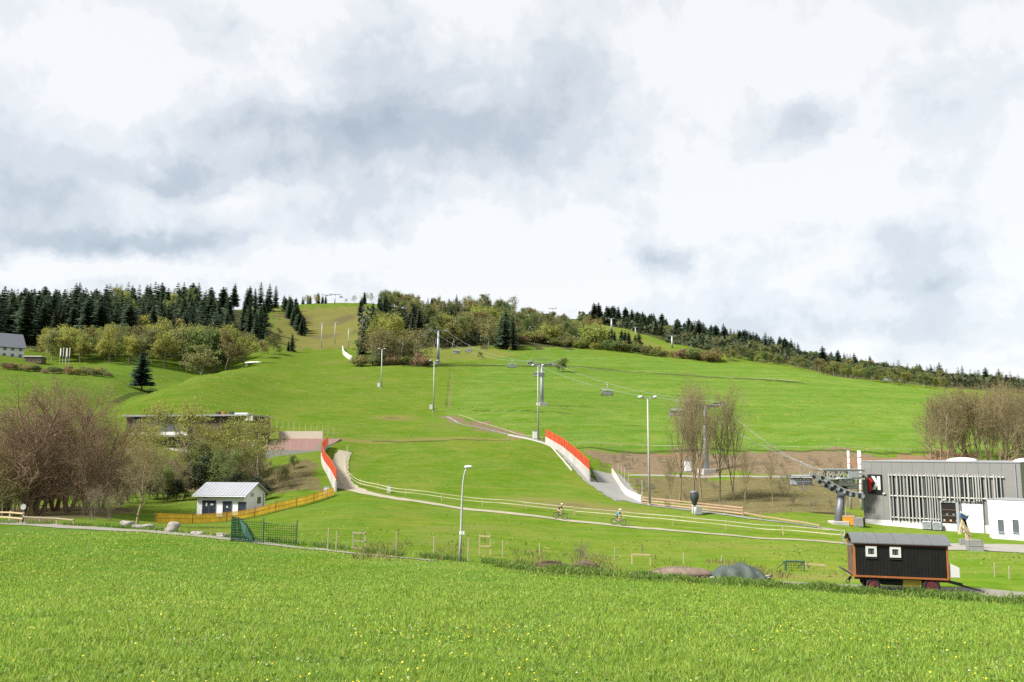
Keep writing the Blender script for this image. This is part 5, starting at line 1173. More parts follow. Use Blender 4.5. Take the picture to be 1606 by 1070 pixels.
def bicycle(p, rz, pitch, frame_m, label):
    t = thing('bicycle', label, 'bicycle', p, 0, 'mountain bikes on the gravel path', rot=(0, -pitch, rz)); R = .35; wb = 1.14
    for x in (0, wb):
        w = MB(); w.ring((x, 0, R), (0, 1, 0), R - .055, .018, 28, 6); w.tube([(x, -.05, R), (x, .05, R)], .03, 8)
        for k in range(14):
            a = k * math.pi / 7; w.tube([(x, .02 * (-1) ** k, R), (x + (R - .05) * math.cos(a), 0, R + (R - .05) * math.sin(a))], .003, 3, False)
        wo = w.build('wheel', M['galv_dark'], t); MB().ring((x, 0, R), (0, 1, 0), R - .028, .028, 28, 6).build('tyre', M['rubber'], wo, True)
    bb = (.43, 0, .33); st = (.30, 0, .78); hd = (.86, 0, .84); hl = (.90, 0, .70); f = MB()
    for a, b, r in ((bb, st, .02), (bb, hl, .025), (st, hd, .02), (hd, hl, .022)): f.tube([a, b], r, 8)
    for s in (-.05, .05): f.tube([(0, s, R), (bb[0], s, bb[2])], .012, 6); f.tube([(0, s, R), (st[0], s * .5, st[2] - .06)], .010, 6)
    f.build('frame', M[frame_m], t)
    fk = MB()
    for s in (-.06, .06): fk.tube([(hl[0], s, hl[2]), (wb, s, R)], .02, 6)
    fk.tube([(hl[0], -.06, hl[2]), (hl[0], .06, hl[2])], .02, 6); fk.build('fork', M['galv_dark'], t)
    h = MB(); h.tube([hd, (.83, 0, .98)], .018, 6); h.tube([(.80, -.34, .99), (.84, 0, .98), (.80, .34, .99)], .014, 6); h.build('handlebar', M['dark_steel'], t)
    s = MB(); s.tube([st, (.26, 0, .90)], .014, 6); s.ball((.24, 0, .93), .13, 10, 6, (1.05, .55, .3)); s.build('saddle', M['rubber'], t, True)
    c = MB(); c.ring((.43, -.05, .33), (0, 1, 0), .085, .008, 18, 5); c.tube([(.43, -.08, .33), (.60, -.10, .33)], .012, 6); c.tube([(.43, .08, .33), (.26, .10, .33)], .012, 6)
    for x, y in ((.60, -.14), (.26, .14)): c.box((x, y, .33), (.10, .09, .02))
    c.build('crank', M['dark_steel'], t); return t
def rider(p, rz, pitch, top_m, leg_m, helm_m, label, lean=0.0):
    t = thing('person', label, 'person', p, 0, 'cyclists on the gravel path', rot=(0, -pitch, rz)); L = lean
    J = {'pelvis': (.22, 0, 1.03, .135), 'waist': (.30, 0, 1.16, .125), 'chest': (.45 + L, 0, 1.34, .145), 'neckb': (.56 + L, 0, 1.45, .065), 'neck': (.60 + L, 0, 1.51, .055), 'jaw': (.665 + L, 0, 1.56, .075), 'head': (.67 + L, 0, 1.64, .095), 'crown': (.66 + L, 0, 1.71, .07), 'nose': (.765 + L, 0, 1.60, .02)}
    B = [('pelvis', 'waist'), ('waist', 'chest'), ('chest', 'neckb'), ('neckb', 'neck'), ('neck', 'jaw'), ('jaw', 'head'), ('head', 'crown'), ('jaw', 'nose')]
    for s, q in ((-1, 'r'), (1, 'l')):
        foot = (.60, -.14, .36) if s < 0 else (.26, .14, .36); knee = (.66, s * .13, .80) if s < 0 else (.52, s * .13, .62)
        J.update({'hip' + q: (.22, s * .10, .99, .10), 'knee' + q: (*knee, .065), 'calf' + q: (knee[0] + (foot[0] - knee[0]) * .35 - .02, s * .135, knee[2] + (foot[2] - knee[2]) * .35, .06), 'ankle' + q: (foot[0] - .04, foot[1], foot[2] + .09, .042), 'toe' + q: (foot[0] + .11, foot[1], foot[2] + .03, .035),
                  'sh' + q: (.50 + L, s * .19, 1.40, .07), 'el' + q: (.62 + L * .5, s * .30, 1.17, .047), 'wr' + q: (.76, s * .32, 1.03, .034), 'palm' + q: (.80, s * .325, 1.015, .032)})
        B += [('pelvis', 'hip' + q), ('hip' + q, 'knee' + q), ('knee' + q, 'calf' + q), ('calf' + q, 'ankle' + q), ('ankle' + q, 'toe' + q), ('chest', 'sh' + q), ('sh' + q, 'el' + q), ('el' + q, 'wr' + q), ('wr' + q, 'palm' + q)]
        for k in range(4):
            y = s * (.295 + .02 * k); J['f%d%s' % (k, q)] = (.835, y, 1.005 - .004 * abs(k - 1), .0095); J['g%d%s' % (k, q)] = (.825 - .003 * k, y, .975, .0085); B += [('palm' + q, 'f%d%s' % (k, q)), ('f%d%s' % (k, q), 'g%d%s' % (k, q))]
        J['th' + q] = (.80, s * .285, .985, .0095); B.append(('palm' + q, 'th' + q))
    body = skin_body('body', J, B, M['skin'], t)
    g = lambda k, d: (*J[k][:3], J[k][3] + d)
    TJ = {'waist': g('waist', .02), 'pelvis': g('pelvis', .012), 'chest': g('chest', .02), 'neckb': g('neckb', .014)}; TB = [('waist', 'pelvis'), ('waist', 'chest'), ('chest', 'neckb')]
    for q in 'rl':
        e = J['el' + q]; s_ = J['sh' + q]; TJ['sh' + q] = g('sh' + q, .014); TJ['m' + q] = (*[(a * .25 + b * .75) for a, b in zip(s_[:3], e[:3])], .066); TB += [('chest', 'sh' + q), ('sh' + q, 'm' + q)]
    skin_body('shirt', TJ, TB, M[top_m], t)
    SJ = {'pelvis': g('pelvis', .022), 'wst': (.26, 0, 1.10, .14)}; SB = [('pelvis', 'wst')]
    for q in 'rl':
        k_ = J['knee' + q]; h_ = J['hip' + q]; SJ['hip' + q] = g('hip' + q, .018); SJ['k' + q] = (*[(a * .2 + b * .8) for a, b in zip(h_[:3], k_[:3])], .092); SB += [('pelvis', 'hip' + q), ('hip' + q, 'k' + q)]
    skin_body('shorts', SJ, SB, M[leg_m], t)
    hc = Vector(J['head'][:3]); hm = MB(); hm.ball(hc + Vector((-.02, 0, .055)), .135, 14, 9, (1.2, .9, .8)); hm.box(hc + Vector((.13, 0, .075)), (.08, .15, .02)); hm.build('helmet', M[helm_m], t, True)
    MB().ball(hc + Vector((-.06, 0, -.02)), .085, 10, 7, (.8, .95, 1)).build('hair', M['hair'], t, True)
    fc = MB()
    for s in (-1, 1): fc.ball(hc + Vector((.085, s * .033, -.01)), .013, 6, 5); fc.ball(hc + Vector((0, s * .093, -.03)), .025, 6, 5, (.9, .4, 1.3))
    fc.box(hc + Vector((.088, 0, -.085)), (.012, .045, .01)); fc.build('face', M['hair'], body)
    for q in 'rl':
        a, b = Vector(J['ankle' + q][:3]), Vector(J['toe' + q][:3]); MB().tube([a + Vector((-.05, 0, -.03)), a.lerp(b, .5) + Vector((0, 0, -.01)), b + Vector((.03, 0, 0))], [.05, .052, .036], 8).build('shoe', M['shoe'], t, True)
    return t
def cyclist(px, i, *a):
    P0 = [Vector((x, y, 0)) for x, y in PATHXY]
    k = min(range(len(P0) - 1), key=lambda j: abs(803 + F * P0[j].x / P0[j].y - px)); p = P0[k]; d = (P0[k + 2] - P0[max(k - 2, 0)]).normalized(); n = Vector((-d.y, d.x, 0)); p = p + n * .15
    q = p + d * 1.14; z0, z1 = H(p.x, p.y) + .05, H(q.x, q.y) + .05; rz = math.atan2(d.y, d.x); pit = math.atan2(z1 - z0, 1.14)
    bicycle((p.x, p.y, z0), rz, pit, a[0], a[1]); rider((p.x, p.y, z0), rz, pit, *a[2:])
cyclist(872, 0, 'dark_steel', 'dark mountain bike under the rider in black and rose', 'jersey_dark', 'shorts_rose', 'helmet_cream', 'cyclist in dark top and rose shorts, rear of the two on the path')
cyclist(965, 1, 'bike_pale', 'pale mountain bike under the rider in blue', 'jersey_blue', 'shorts_dark', 'helmet_white', 'cyclist in a blue jersey and white helmet, leading on the path', .03)
# ------------------------------------------------------------------ trees
def np_mesh(name, V, Fq, mats, mi=None, smooth=False):
    """V (n,3); Fq list of (m,k) index arrays"""
    me = bpy.data.meshes.new(name); me.vertices.add(len(V)); me.vertices.foreach_set('co', np.asarray(V, np.float32).ravel())
    nl = sum(f.size for f in Fq); npoly = sum(len(f) for f in Fq); me.loops.add(nl); me.polygons.add(npoly)
    me.loops.foreach_set('vertex_index', np.concatenate([f.ravel() for f in Fq]).astype(np.int32))
    st = []; o = 0
    for f in Fq: st.append(o + np.arange(len(f)) * f.shape[1]); o += f.size
    me.polygons.foreach_set('loop_start', np.concatenate(st).astype(np.int32))
    for m in mats: me.materials.append(m)
    if mi is not None: me.polygons.foreach_set('material_index', mi.astype(np.int32))
    me.update(calc_edges=True)
    if smooth: me.polygons.foreach_set('use_smooth', np.ones(npoly, bool))
    return me
def quads(C, U, Wv):
    """quads with centre C and half-axes U, W"""
    V = np.stack([C - U - Wv, C + U - Wv * .6, C + U * .9 + Wv, C - U * .8 + Wv * .9], 1).reshape(-1, 3); return V, np.arange(len(V)).reshape(-1, 4)
def rand_dirs(rng, n):
    v = rng.normal(size=(n, 3)); return v / np.linalg.norm(v, axis=1, keepdims=True)
def leaf_quads(rng, C, size, flat=.0):
    n = len(C); a = rand_dirs(rng, n); a[:, 2] *= (1 - flat); a /= np.linalg.norm(a, axis=1, keepdims=True); b = np.cross(a, rand_dirs(rng, n)); b /= np.linalg.norm(b, axis=1, keepdims=True) + 1e-9
    s = size * rng.uniform(.6, 1.3, (n, 1)); return quads(C, a * s * .5, b * s * .38)
def prisms(S, n):
    """S rows: p(3) q(3) r0 r1 -> n-sided open tubes"""
    p, q, r0, r1 = S[:, :3], S[:, 3:6], S[:, 6:7], S[:, 7:8]; d = q - p; d /= np.linalg.norm(d, axis=1, keepdims=True) + 1e-9
    ref = np.where(np.abs(d[:, :1]) < .9, [[1., 0, 0]], [[0., 1, 0]]); a = np.cross(d, ref); a /= np.linalg.norm(a, axis=1, keepdims=True) + 1e-9; b = np.cross(d, a)
    ring = [(a * math.cos(2 * math.pi * k / n) + b * math.sin(2 * math.pi * k / n)) for k in range(n)]
    V = np.stack([p + e * r0 for e in ring] + [q + e * r1 for e in ring], 1).reshape(-1, 3); base = np.arange(len(S))[:, None] * 2 * n
    Fq = np.concatenate([base + np.array([[k, (k + 1) % n, n + (k + 1) % n, n + k]]) for k in range(n)], 0); return V, Fq
def skeleton(seed, h, lev=3, first=.3, spread=.9, up=.12, nb=(10, 5, 4, 3), ratio=(.42, .5, .55, .6), r0=.018, stems=1, wob=.12, lean=.0):
    rng = np.random.default_rng(seed); segs = [[] for _ in range(lev + 1)]; tips = []
    def grow(p, d, L, r, l):
        ns = (7, 4, 3, 2, 2)[l]; pts_ = [(p, d, r)]
        for i in range(ns):
            d = d + rng.normal(0, wob, 3) + np.array([0, 0, up]); d = d / np.linalg.norm(d); q = p + d * L / ns; r1 = r * (.86 if l == 0 else .78); segs[l].append((*p, *q, r, r1)); p = q; r = r1; pts_.append((p, d, r))
        if l == lev: tips.append(p); return
        k = nb[l]
        for j in range(k):
            f = first + (1 - first) * (j + rng.random()) / k if l == 0 else .25 + .75 * (j + rng.random()) / k
            x = min(f * ns, ns - .01); i = int(x); a = x - i; bp = pts_[i][0] * (1 - a) + pts_[i + 1][0] * a; bd = pts_[i][1]; br = pts_[i][2] * (1 - a) + pts_[i + 1][2] * a
            az = rng.random() * 6.283; side = np.cross(bd, [math.cos(az), math.sin(az), .3]); side /= np.linalg.norm(side) + 1e-9; sp = spread * rng.uniform(.7, 1.25)
            nd_ = bd * math.cos(sp) + side * math.sin(sp); nd_ /= np.linalg.norm(nd_)
            grow(bp, nd_, L * ratio[l] * rng.uniform(.75, 1.2) * (1.15 - .55 * f if l == 0 else 1.0), max(br * (.55 if l == 0 else .6), .006), l + 1)
        if l > 0: tips.append(p)
    for s in range(stems):
        a = rng.random() * 6.283; ln = lean * rng.uniform(.5, 1.2) if stems > 1 else lean * .3
        grow(np.array([.25 * math.cos(a) * (stems > 1), .25 * math.sin(a) * (stems > 1), -.2]), np.array([math.cos(a) * ln, math.sin(a) * ln, 1.0]), h * rng.uniform(.82, 1.0) * .93, h * r0 * (1 if stems == 1 else .75), 0)
    return [np.array(s) for s in segs], np.array(tips), rng
def tree_meshes(nm, seed, h, bark, leaf, leaf_n=0, leaf_s=.3, leaf_sp=.5, thin=1.0, **kw):
    segs, tips, rng = skeleton(seed, h, **kw); lev = len(segs) - 1
    V, Fq = prisms(np.concatenate(segs[:2]), 7); trunk = np_mesh('trunk', V, [Fq], [M[bark]], None, True)
    tw = np.concatenate(segs[2:]).copy(); tw[:, 6:8] *= thin
    Vt, Ft = prisms(tw, 3); mats = [M[bark], M[leaf]]
    if leaf_n:
        base = np.concatenate([tips, tw[:, 3:6]]); c = base[rng.integers(0, len(base), leaf_n)] + rng.normal(0, leaf_sp, (leaf_n, 3)) * [1, 1, .75]
        Vl, Fl = leaf_quads(rng, c, leaf_s); V = np.concatenate([Vt, Vl]); F_ = [np.concatenate([Ft, Fl + len(Vt)])]; mi = np.concatenate([np.zeros(len(Ft)), np.ones(len(Fl))])
    else: V, F_, mi = Vt, [Ft], np.zeros(len(Ft))
    return trunk, np_mesh('crown', V, F_, mats, mi)
def spruce_meshes(seed, h=20.0, wid=.17, whorls=30, nb=8, low=.06):
    rng = np.random.default_rng(seed); C = []; U = []; Wv = []
    for i in range(whorls):
        f = (i + rng.random() * .6) / whorls; z = h * (low + (1 - low) * f); Lb = h * wid * (1 - f) ** .68 * rng.uniform(.8, 1.15) + .25
        for k in range(nb if f < .85 else 5):
            a = 6.283 * (k + rng.random() * .8) / nb; L = Lb * rng.uniform(.6, 1.2); d = np.array([math.cos(a), math.sin(a), 0.]); s = np.array([-math.sin(a), math.cos(a), 0.]); m = 4 if f < .8 else 3
            for j in range(m):
                t = (j + .5) / m; droop = -.30 * L * t + .12 * L * t * t; p = np.array([0, 0, z + droop]) + d * L * t; w = L * .26 * (1.1 - t * .75) + .1
                for sd in (-1, 1):
                    C.append(p + s * sd * w * .55 + [0, 0, -.12 * w]); U.append(d * L / m * .62); Wv.append((s * sd * w * .75 + np.array([0, 0, -w * rng.uniform(.35, .75)])) * .75)
    for q in range(5): C.append(np.array([0, 0, h * (.985 - .012 * q)])); U.append(np.array([.05 + .05 * q, 0, -.05])); Wv.append(np.array([0, .05 + .03 * q, .35]))
    V, Fq = quads(np.array(C), np.array(U), np.array(Wv)); crown = np_mesh('crown', V, [Fq], [M['needles']])
    S = np.array([(0, 0, -.3, 0, 0, h * .5, h * .012 + .05, h * .008), (0, 0, h * .5, 0, 0, h * .97, h * .008, .03)]); V, Fq = prisms(S, 7); return np_mesh('trunk', V, [Fq], [M['bark']], None, True), crown
leafmat('needles', ((.034, .058, .034), (.050, .076, .041), (.072, .096, .050)), .18, .45); leafmat('needles_blue', ((.020, .044, .030), (.030, .060, .040), (.046, .080, .048)), .12, .2)
leafmat('leaf_fresh', ((.195, .225, .045), (.260, .285, .058), (.330, .320, .090)), .52, .4); leafmat('leaf_olive', ((.155, .155, .052), (.205, .195, .070), (.250, .225, .090)), .48, .5)
leafmat('leaf_mid', ((.105, .140, .040), (.140, .175, .052), (.185, .205, .070)), .48, .5); leafmat('bud_brown', ((.200, .132, .074), (.260, .178, .100), (.300, .225, .122)), .45, .3); leafmat('bud_olive', ((.190, .155, .070), (.245, .205, .092), (.285, .245, .115)), .45, .3)
leafmat('leaf_dark', ((.026, .042, .018), (.044, .062, .024), (.062, .080, .032)), .25, .4); leafmat('leaf_yellow', ((.175, .180, .034), (.235, .235, .048), (.300, .290, .075)), .48, .35)
KINDS = {}
KINDS['spruce'] = [spruce_meshes(s, 20, w, 30, 8, lo) for s, w, lo in ((1, .155, .04), (2, .18, .10), (3, .14, .06), (4, .20, .16), (5, .165, .03))]; SPH = 20.0
far = dict(lev=2, first=.22, spread=.95, up=.10, nb=(11, 6), ratio=(.48, .5), wob=.1)
for nm, lf, seeds, sp in (('fresh', 'leaf_fresh', (11, 12, 13), .62), ('olive', 'leaf_olive', (21, 22, 23, 24), .6), ('mid', 'leaf_mid', (31, 32, 33), .65)):
    KINDS[nm] = [tree_meshes(nm, s, 14, 'bark_pale' if i % 2 else 'bark_grey', lf, 2600, .46, sp, **far) for i, s in enumerate(seeds)]
KINDS['thinleaf'] = [tree_meshes('tl', s, 14, 'bark_pale', 'leaf_olive', 900, .40, .55, **far) for s in (41, 42, 43)]
near = dict(lev=3, first=.18, spread=.8, up=.13, nb=(13, 7, 5), ratio=(.46, .5, .5), wob=.12)
KINDS['alder'] = [tree_meshes('alder', s, 14, 'twig_brown', 'bud_brown', 5000, .10, .16, 1.6, stems=4, lean=.26, **{**near, 'first': .10}) for s in (51, 52, 53)]
KINDS['alder1'] = [tree_meshes('alder', s, 14, 'twig_olive', 'bud_olive', 5200, .11, .17, 1.4, **{**near, 'first': .12}) for s in (54, 55, 56)]
KINDS['nearleaf'] = [tree_meshes('nl', s, 10, 'bark_grey', 'leaf_yellow', 4000, .16, .28, 1.0, **near) for s in (61, 62, 63)]
KINDS['nearmid'] = [tree_meshes('nm', s, 10, 'bark', 'leaf_mid', 5200, .19, .34, 1.0, **near) for s in (64, 65)]
KINDS['neardark'] = [tree_meshes('nd', s, 6, 'bark', 'leaf_dark', 6500, .20, .36, 1.0, **{**near, 'first': .05, 'nb': (14, 6, 4)}) for s in (66, 67)]
KINDS['poplar'] = [tree_meshes('poplar', s, 17, 'twig_olive', 'bud_olive', 4200, .09, .12, 1.2, lev=3, first=.26, spread=.40, up=.10, nb=(15, 8, 5), ratio=(.60, .42, .5), wob=.06, r0=.010, stems=st, lean=.09) for s, st in ((71, 4), (72, 1), (73, 2), (74, 1))]
KINDS['bareshrub'] = [tree_meshes('shrub', s, 5, 'bark_grey', 'bud_olive', 600, .08, .12, 1.0, lev=3, first=.12, spread=.55, up=.14, nb=(9, 5, 4), ratio=(.5, .5, .5), wob=.14, r0=.010, stems=5, lean=.45) for s in (81, 82, 83)]
bush = dict(lev=2, first=.05, spread=.9, up=.1, nb=(9, 6), ratio=(.7, .5), stems=3, lean=.5, wob=.15, r0=.02)
KINDS['bush'] = [tree_meshes('bush', s, 4, 'bark_grey', lf, 1500, .34, .42, **bush) for s, lf in ((91, 'leaf_mid'), (92, 'leaf_olive'), (93, 'leaf_fresh'), (94, 'bud_brown'))]
BASEH = dict(spruce=20., fresh=14., olive=14., mid=14., thinleaf=14., alder=14., alder1=14., nearleaf=10., nearmid=10., neardark=6., poplar=17., bareshrub=5., bush=4.)
TALL = {}
for k, vs_ in KINDS.items():
    TALL[k] = []
    for tr, cr in vs_:
        co = np.empty(len(cr.vertices) * 3, np.float32); cr.vertices.foreach_get('co', co); TALL[k].append(float(np.percentile(co[2::3], 99.7)))
TR = random.Random(99)
def plant(kind, p, h, name, label, group=None, var=None, wide=1.0, cat='tree', mat=None):
    i = TR.randrange(len(KINDS[kind])) if var is None else var; tr, cr = KINDS[kind][i]; s = h / TALL[kind][i]
    t = thing(name, label, cat, p, TR.uniform(0, 6.28), group); t.scale = (s * wide, s * wide, s)
    if wide != 1.0 or True: t.rotation_euler.x = TR.uniform(-.02, .02)
    link_mesh('trunk', tr, t); c = link_mesh('crown', cr, t)
    if mat: c.data = cr.copy(); c.data.materials[0] = M[mat]
    return t
PL = []
def scatter(n, pxr, dr, kinds, hr, name, label, group, mind=4.5, avoid=None, wide=(.9, 1.15), cat='tree'):
    k = 0; tries = 0
    while k < n and tries < n * 40:
        tries += 1; px = TR.uniform(*pxr); d = TR.uniform(*dr) if not callable(dr) else dr(px); p = GD(px, d)
        if avoid and avoid(p): continue
        if any((p.x - a) ** 2 + (p.y - b) ** 2 < mind * mind for a, b in PL[-400:]): continue
        PL.append((p.x, p.y)); k += 1; kd = TR.choice(kinds); plant(kd, p, TR.uniform(*hr), name, label, group, None, TR.uniform(*wide), cat)
# single trees that stand out
b = G(222, 613); plant('spruce', b, P(222, 553, b.y).z - b.z, 'spruce_tree', 'lone dark spruce standing in the left meadow ditch', None, 3, 1.55, 'tree', 'needles_blue')
NEAR = [('alder', 66, 92, 590, 'largest brown alder clump at the left edge, beside the round sign'), ('alder', 14, 98, 620, 'brown alder at the far left, behind the pale timber fence'), ('alder', 112, 97, 604, 'brown alder clump just right of the largest one'), ('alder', 164, 103, 640, 'rightmost of the dense brown alders'), ('alder', -34, 93, 650, 'brown alder cut by the left frame edge'), ('alder', 92, 104, 598, 'brown alder filling the back of the clump'), ('alder', 45, 90, 650, 'lower brown alder in front of the clump, beside the round sign'), ('alder', 140, 92, 668, 'lower brown alder at the right foot of the clump'), ('alder1', 45, 106, 640, 'olive-tinged alder behind the brown clump'), ('alder1', 195, 112, 665, 'thinner brown tree right of the alder clump, before the lodge')]
for kd, px, d, tp, lab in NEAR: b = GD(px, d); plant(kd, b, P(px, tp, d).z - b.z, 'alder_tree', lab, 'brown alders by the creek', None, 1.15)
MID = [('alder1', 228, 122, 690, 'bare olive tree before the left end of the lodge', 'bare_tree'), ('nearleaf', 232, 132, 668, 'yellow-green tree before the red pillar of the lodge', 'leafy_tree'), ('nearleaf', 300, 134, 622, 'tall yellow-green tree rising above the lodge roof', 'leafy_tree'), ('nearleaf', 345, 131, 662, 'yellow-green tree right of the tall one, before the lodge', 'leafy_tree'), ('nearleaf', 410, 129, 652, 'yellow-green tree before the white bay of the lodge', 'leafy_tree'),
       ('alder1', 265, 126, 700, 'bare tree in front of the balconies of the lodge', 'bare_tree'), ('nearmid', 322, 126, 690, 'grey-green tree above the hut', 'leafy_tree'), ('neardark', 318, 122, 715, 'dark evergreen bush just behind the hut roof', 'evergreen_bush'), ('alder1', 372, 126, 690, 'brown tree behind the right end of the hut', 'bare_tree'), ('alder1', 290, 122, 720, 'low brown tree left behind the hut', 'bare_tree'), ('nearmid', 395, 133, 700, 'grey-green tree at the foot of the terrace', 'leafy_tree'), ('alder1', 440, 124, 730, 'brown thicket tree on the bank right of the hut', 'bare_tree'),
       ('bareshrub', 150, 85, 762, 'pale bare shrub at the track, left of the boulders', 'bare_shrub'), ('bareshrub', 178, 86, 770, 'second pale bare shrub beside the first boulder', 'bare_shrub'), ('alder1', 221, 84, 690, 'slim bare young tree directly behind the boulders', 'bare_tree'), ('bareshrub', 470, 121, 742, 'scrubby bush on the bank below the terrace', 'bare_shrub'), ('nearmid', 28, 90, 738, 'pale green shrub behind the round sign', 'leafy_shrub'), ('nearleaf', 12, 91, 690, 'yellow-green young tree at the left edge among the alders', 'leafy_tree'), ('nearleaf', 205, 118, 700, 'yellow-green young tree between alders and lodge', 'leafy_tree'), ('nearmid', 262, 119, 728, 'grey-green bush before the lodge, left of the dark bushes', 'leafy_shrub'), ('nearmid', 350, 121, 705, 'grey-green tree right behind the hut roof', 'leafy_tree'), ('nearleaf', 385, 124, 690, 'yellowish tree behind the right gable of the hut', 'leafy_tree'), ('neardark', 5, 93, 770, 'dark green shrub at the left frame edge', 'evergreen_bush'),
       ('nearleaf', 192, 150, 668, 'yellowish tree behind the alders, left of the lodge', 'leafy_tree'), ('nearmid', 368, 138, 668, 'dull green tree before the right end of the lodge', 'leafy_tree'), ('nearleaf', 215, 140, 655, 'slim light-green tree at the left end of the lodge roof', 'leafy_tree'), ('nearleaf', 355, 136, 645, 'slim light-green tree above the right half of the lodge', 'leafy_tree'), ('alder1', 250, 146, 640, 'thin brown tree peeping over the lodge roof', 'bare_tree'), ('neardark', 365, 118, 742, 'dark bush behind the middle of the hut', 'evergreen_bush'), ('neardark', 408, 117, 748, 'dark bush behind the right gable of the hut', 'evergreen_bush'), ('neardark', 280, 120, 752, 'dark bush left behind the hut', 'evergreen_bush'), ('neardark', 240, 122, 752, 'dark bush under the bare trees before the lodge', 'evergreen_bush')]
for kd, px, d, tp, lab, nm in MID: b = GD(px, d); plant(kd, b, max(1.2, P(px, tp, d).z - b.z), nm, lab, None, None, 1.0 if 'young' in lab else 1.15)
POP = [(0, 1088, 116, 586, 'tall multi-stemmed bare poplar behind the snow gun'), (1, 1064, 117, 592, 'bare poplar left of the multi-stemmed one'), (1, 1126, 118, 592, 'slim bare poplar just right of the lift tower'), (2, 1150, 119, 600, 'rightmost of the tall bare poplars, forked'), (3, 1098, 121, 590, 'bare poplar whose stem crosses the lift tower'), (1, 1050, 113, 706, 'low bare sapling left of the poplars'), (3, 1208, 112, 692, 'thin lone sapling on the scrub slope right of the poplars'), (2, 1165, 116, 690, 'bare sapling between the poplars and the scrub slope')]
for v, px, d, tp, lab in POP: b = GD(px, d); plant('poplar', b, P(px, tp, d).z - b.z, 'bare_poplar', lab, 'bare poplars below the soil bank', v, 1.0)
for i in range(24):
    px = 1458 + i * 7.4 + TR.uniform(-4, 4); d = TR.uniform(146, 168); b = GD(px, d); tp = 614 - 18 * math.sin(min(1, (px - 1455) / 110) * 1.4) + TR.uniform(-3, 12)
    plant('poplar' if i % 3 else 'alder1', b, P(px, tp, d).z - b.z, 'bare_tree', 'bare olive-brown tree in the row behind the grey station', 'row of bare trees behind the station', None, 1.25 if i % 3 else .9)
# scrub on the slope and the creek bank
for i in range(26):
    px = TR.uniform(1000, 1340); py = TR.uniform(758, 800); b = G(px, py); plant('bareshrub', b, TR.uniform(.9, 2.2), 'scrub_bush', 'low brown scrub bush on the slope left of the station', 'scrub bushes on the slope', None, 1.3, 'bush')
for i in range(40):
    px = TR.uniform(935, 1335); py = TR.uniform(714, 744); b = G(px, py); plant('bareshrub', b, TR.uniform(.6, 1.5), 'scrub_bush', 'small dry bush on the bare soil bank', 'dry bushes on the soil bank', None, 1.4, 'bush')
for i in range(26):
    px = TR.uniform(200, 470); d = TR.uniform(116, 140); b = GD(px, d); plant(TR.choice(['bareshrub', 'bareshrub', 'nearmid']), b, TR.uniform(1.5, 3.4), 'thicket_bush', 'tangled thicket bush on the creek bank behind the hut', 'thicket on the creek bank', None, 1.4, 'bush')
for i in range(20):
    px = TR.uniform(-15, 205); d = TR.uniform(96, 116); b = GD(px, d); plant(TR.choice(['bareshrub', 'alder1', 'bareshrub', 'nearmid']), b, TR.uniform(2.2, 5.0), 'thicket_bush', 'brown underwood bush below the brown alders', 'underwood of the alder clump', None, 1.5, 'bush')
# left: hedge, leafy fringe, spruce forest
scatter(30, (-10, 165), (296, 306), ['bush'], (1.6, 2.8), 'hedge_bush', 'bush in the hedge below the white house', 'hedge below the white house', 1.6, None, (1.1, 1.5), 'bush')
for kd, px, d, tp, lab in (('fresh', 378, 372, 523, 'bright yellow-green tree at the right end of the forest fringe'), ('olive', 308, 338, 542, 'round olive tree before the forest fringe, above the slope shoulder'), ('fresh', 162, 352, 535, 'slim yellowish tree in front of the left forest fringe'), ('mid', 425, 420, 524, 'round dull-green tree on the slope shoulder, right of the bright one'), ('olive', 405, 405, 530, 'small olive tree between the bright and the dull-green one')):
    b = GD(px, d); plant(kd, b, P(px, tp, d).z - b.z, 'leafy_tree', lab, None, None, 1.15)
scatter(44, (58, 205), (345, 392), ['fresh', 'fresh', 'fresh', 'olive', 'mid'], (9, 15), 'leafy_tree', 'leafy tree in the pale fringe below the left spruce forest', 'leafy fringe of the left forest', 4)
scatter(46, (205, 352), (352, 415), ['olive', 'fresh', 'fresh', 'thinleaf', 'mid'], (12, 20), 'leafy_tree', 'tree in the mixed fringe right of the lone spruce', 'mixed fringe of the left forest', 4)
scatter(92, (-40, 350), (402, 470), ['spruce'], (17, 26), 'spruce_tree', 'tall dark spruce in the front ranks of the left forest', 'left spruce forest', 3.0, None, (1.2, 1.6))
scatter(62, (-40, 352), (460, 720), ['spruce'], (17, 24), 'spruce_tree', 'tall dark spruce in the front ranks of the left forest', 'left spruce forest', 3.6, None, (1.2, 1.7))
scatter(14, (120, 330), (520, 700), ['mid', 'fresh'], (14, 19), 'leafy_tree', 'pale green crown showing among the left forest spruces', 'leafy crowns in the left forest', 6)
scatter(9, (352, 425), (640, 780), ['spruce'], (18, 25), 'spruce_tree', 'spruce on the ridge just right of the left forest', 'ridge spruces right of the forest', 4, None, (1.0, 1.2))
scatter(9, (372, 408), (470, 540), ['spruce'], (17, 22), 'spruce_tree', 'spruce in the small dark group below the ridge', 'small spruce group below the ridge', 3, None, (1.0, 1.2))
for i in range(26):
    f = TR.random(); px = 442 + 26 * f + TR.uniform(-9, 9) ; d = 760 - 190 * f + TR.uniform(-12, 12); plant('spruce', GD(px, d), TR.uniform(11, 15), 'spruce_tree', 'spruce in the dense dark plantation block on the upper piste', 'plantation block on the piste', None, 1.5)
for px, d, h, lab in ((453, 455, 10, 'small dark spruce at the slope crest, taller of two'), (447, 450, 6, 'small dark spruce at the slope crest, shorter of two')): plant('spruce', GD(px, d), h, 'spruce_tree', lab, None, None, 1.3)
scatter(16, (466, 505), (800, 830), ['thinleaf', 'spruce'], (7, 12), 'ridge_tree', 'small tree on the skyline left of the hilltop towers', 'skyline trees left of the towers', 5)
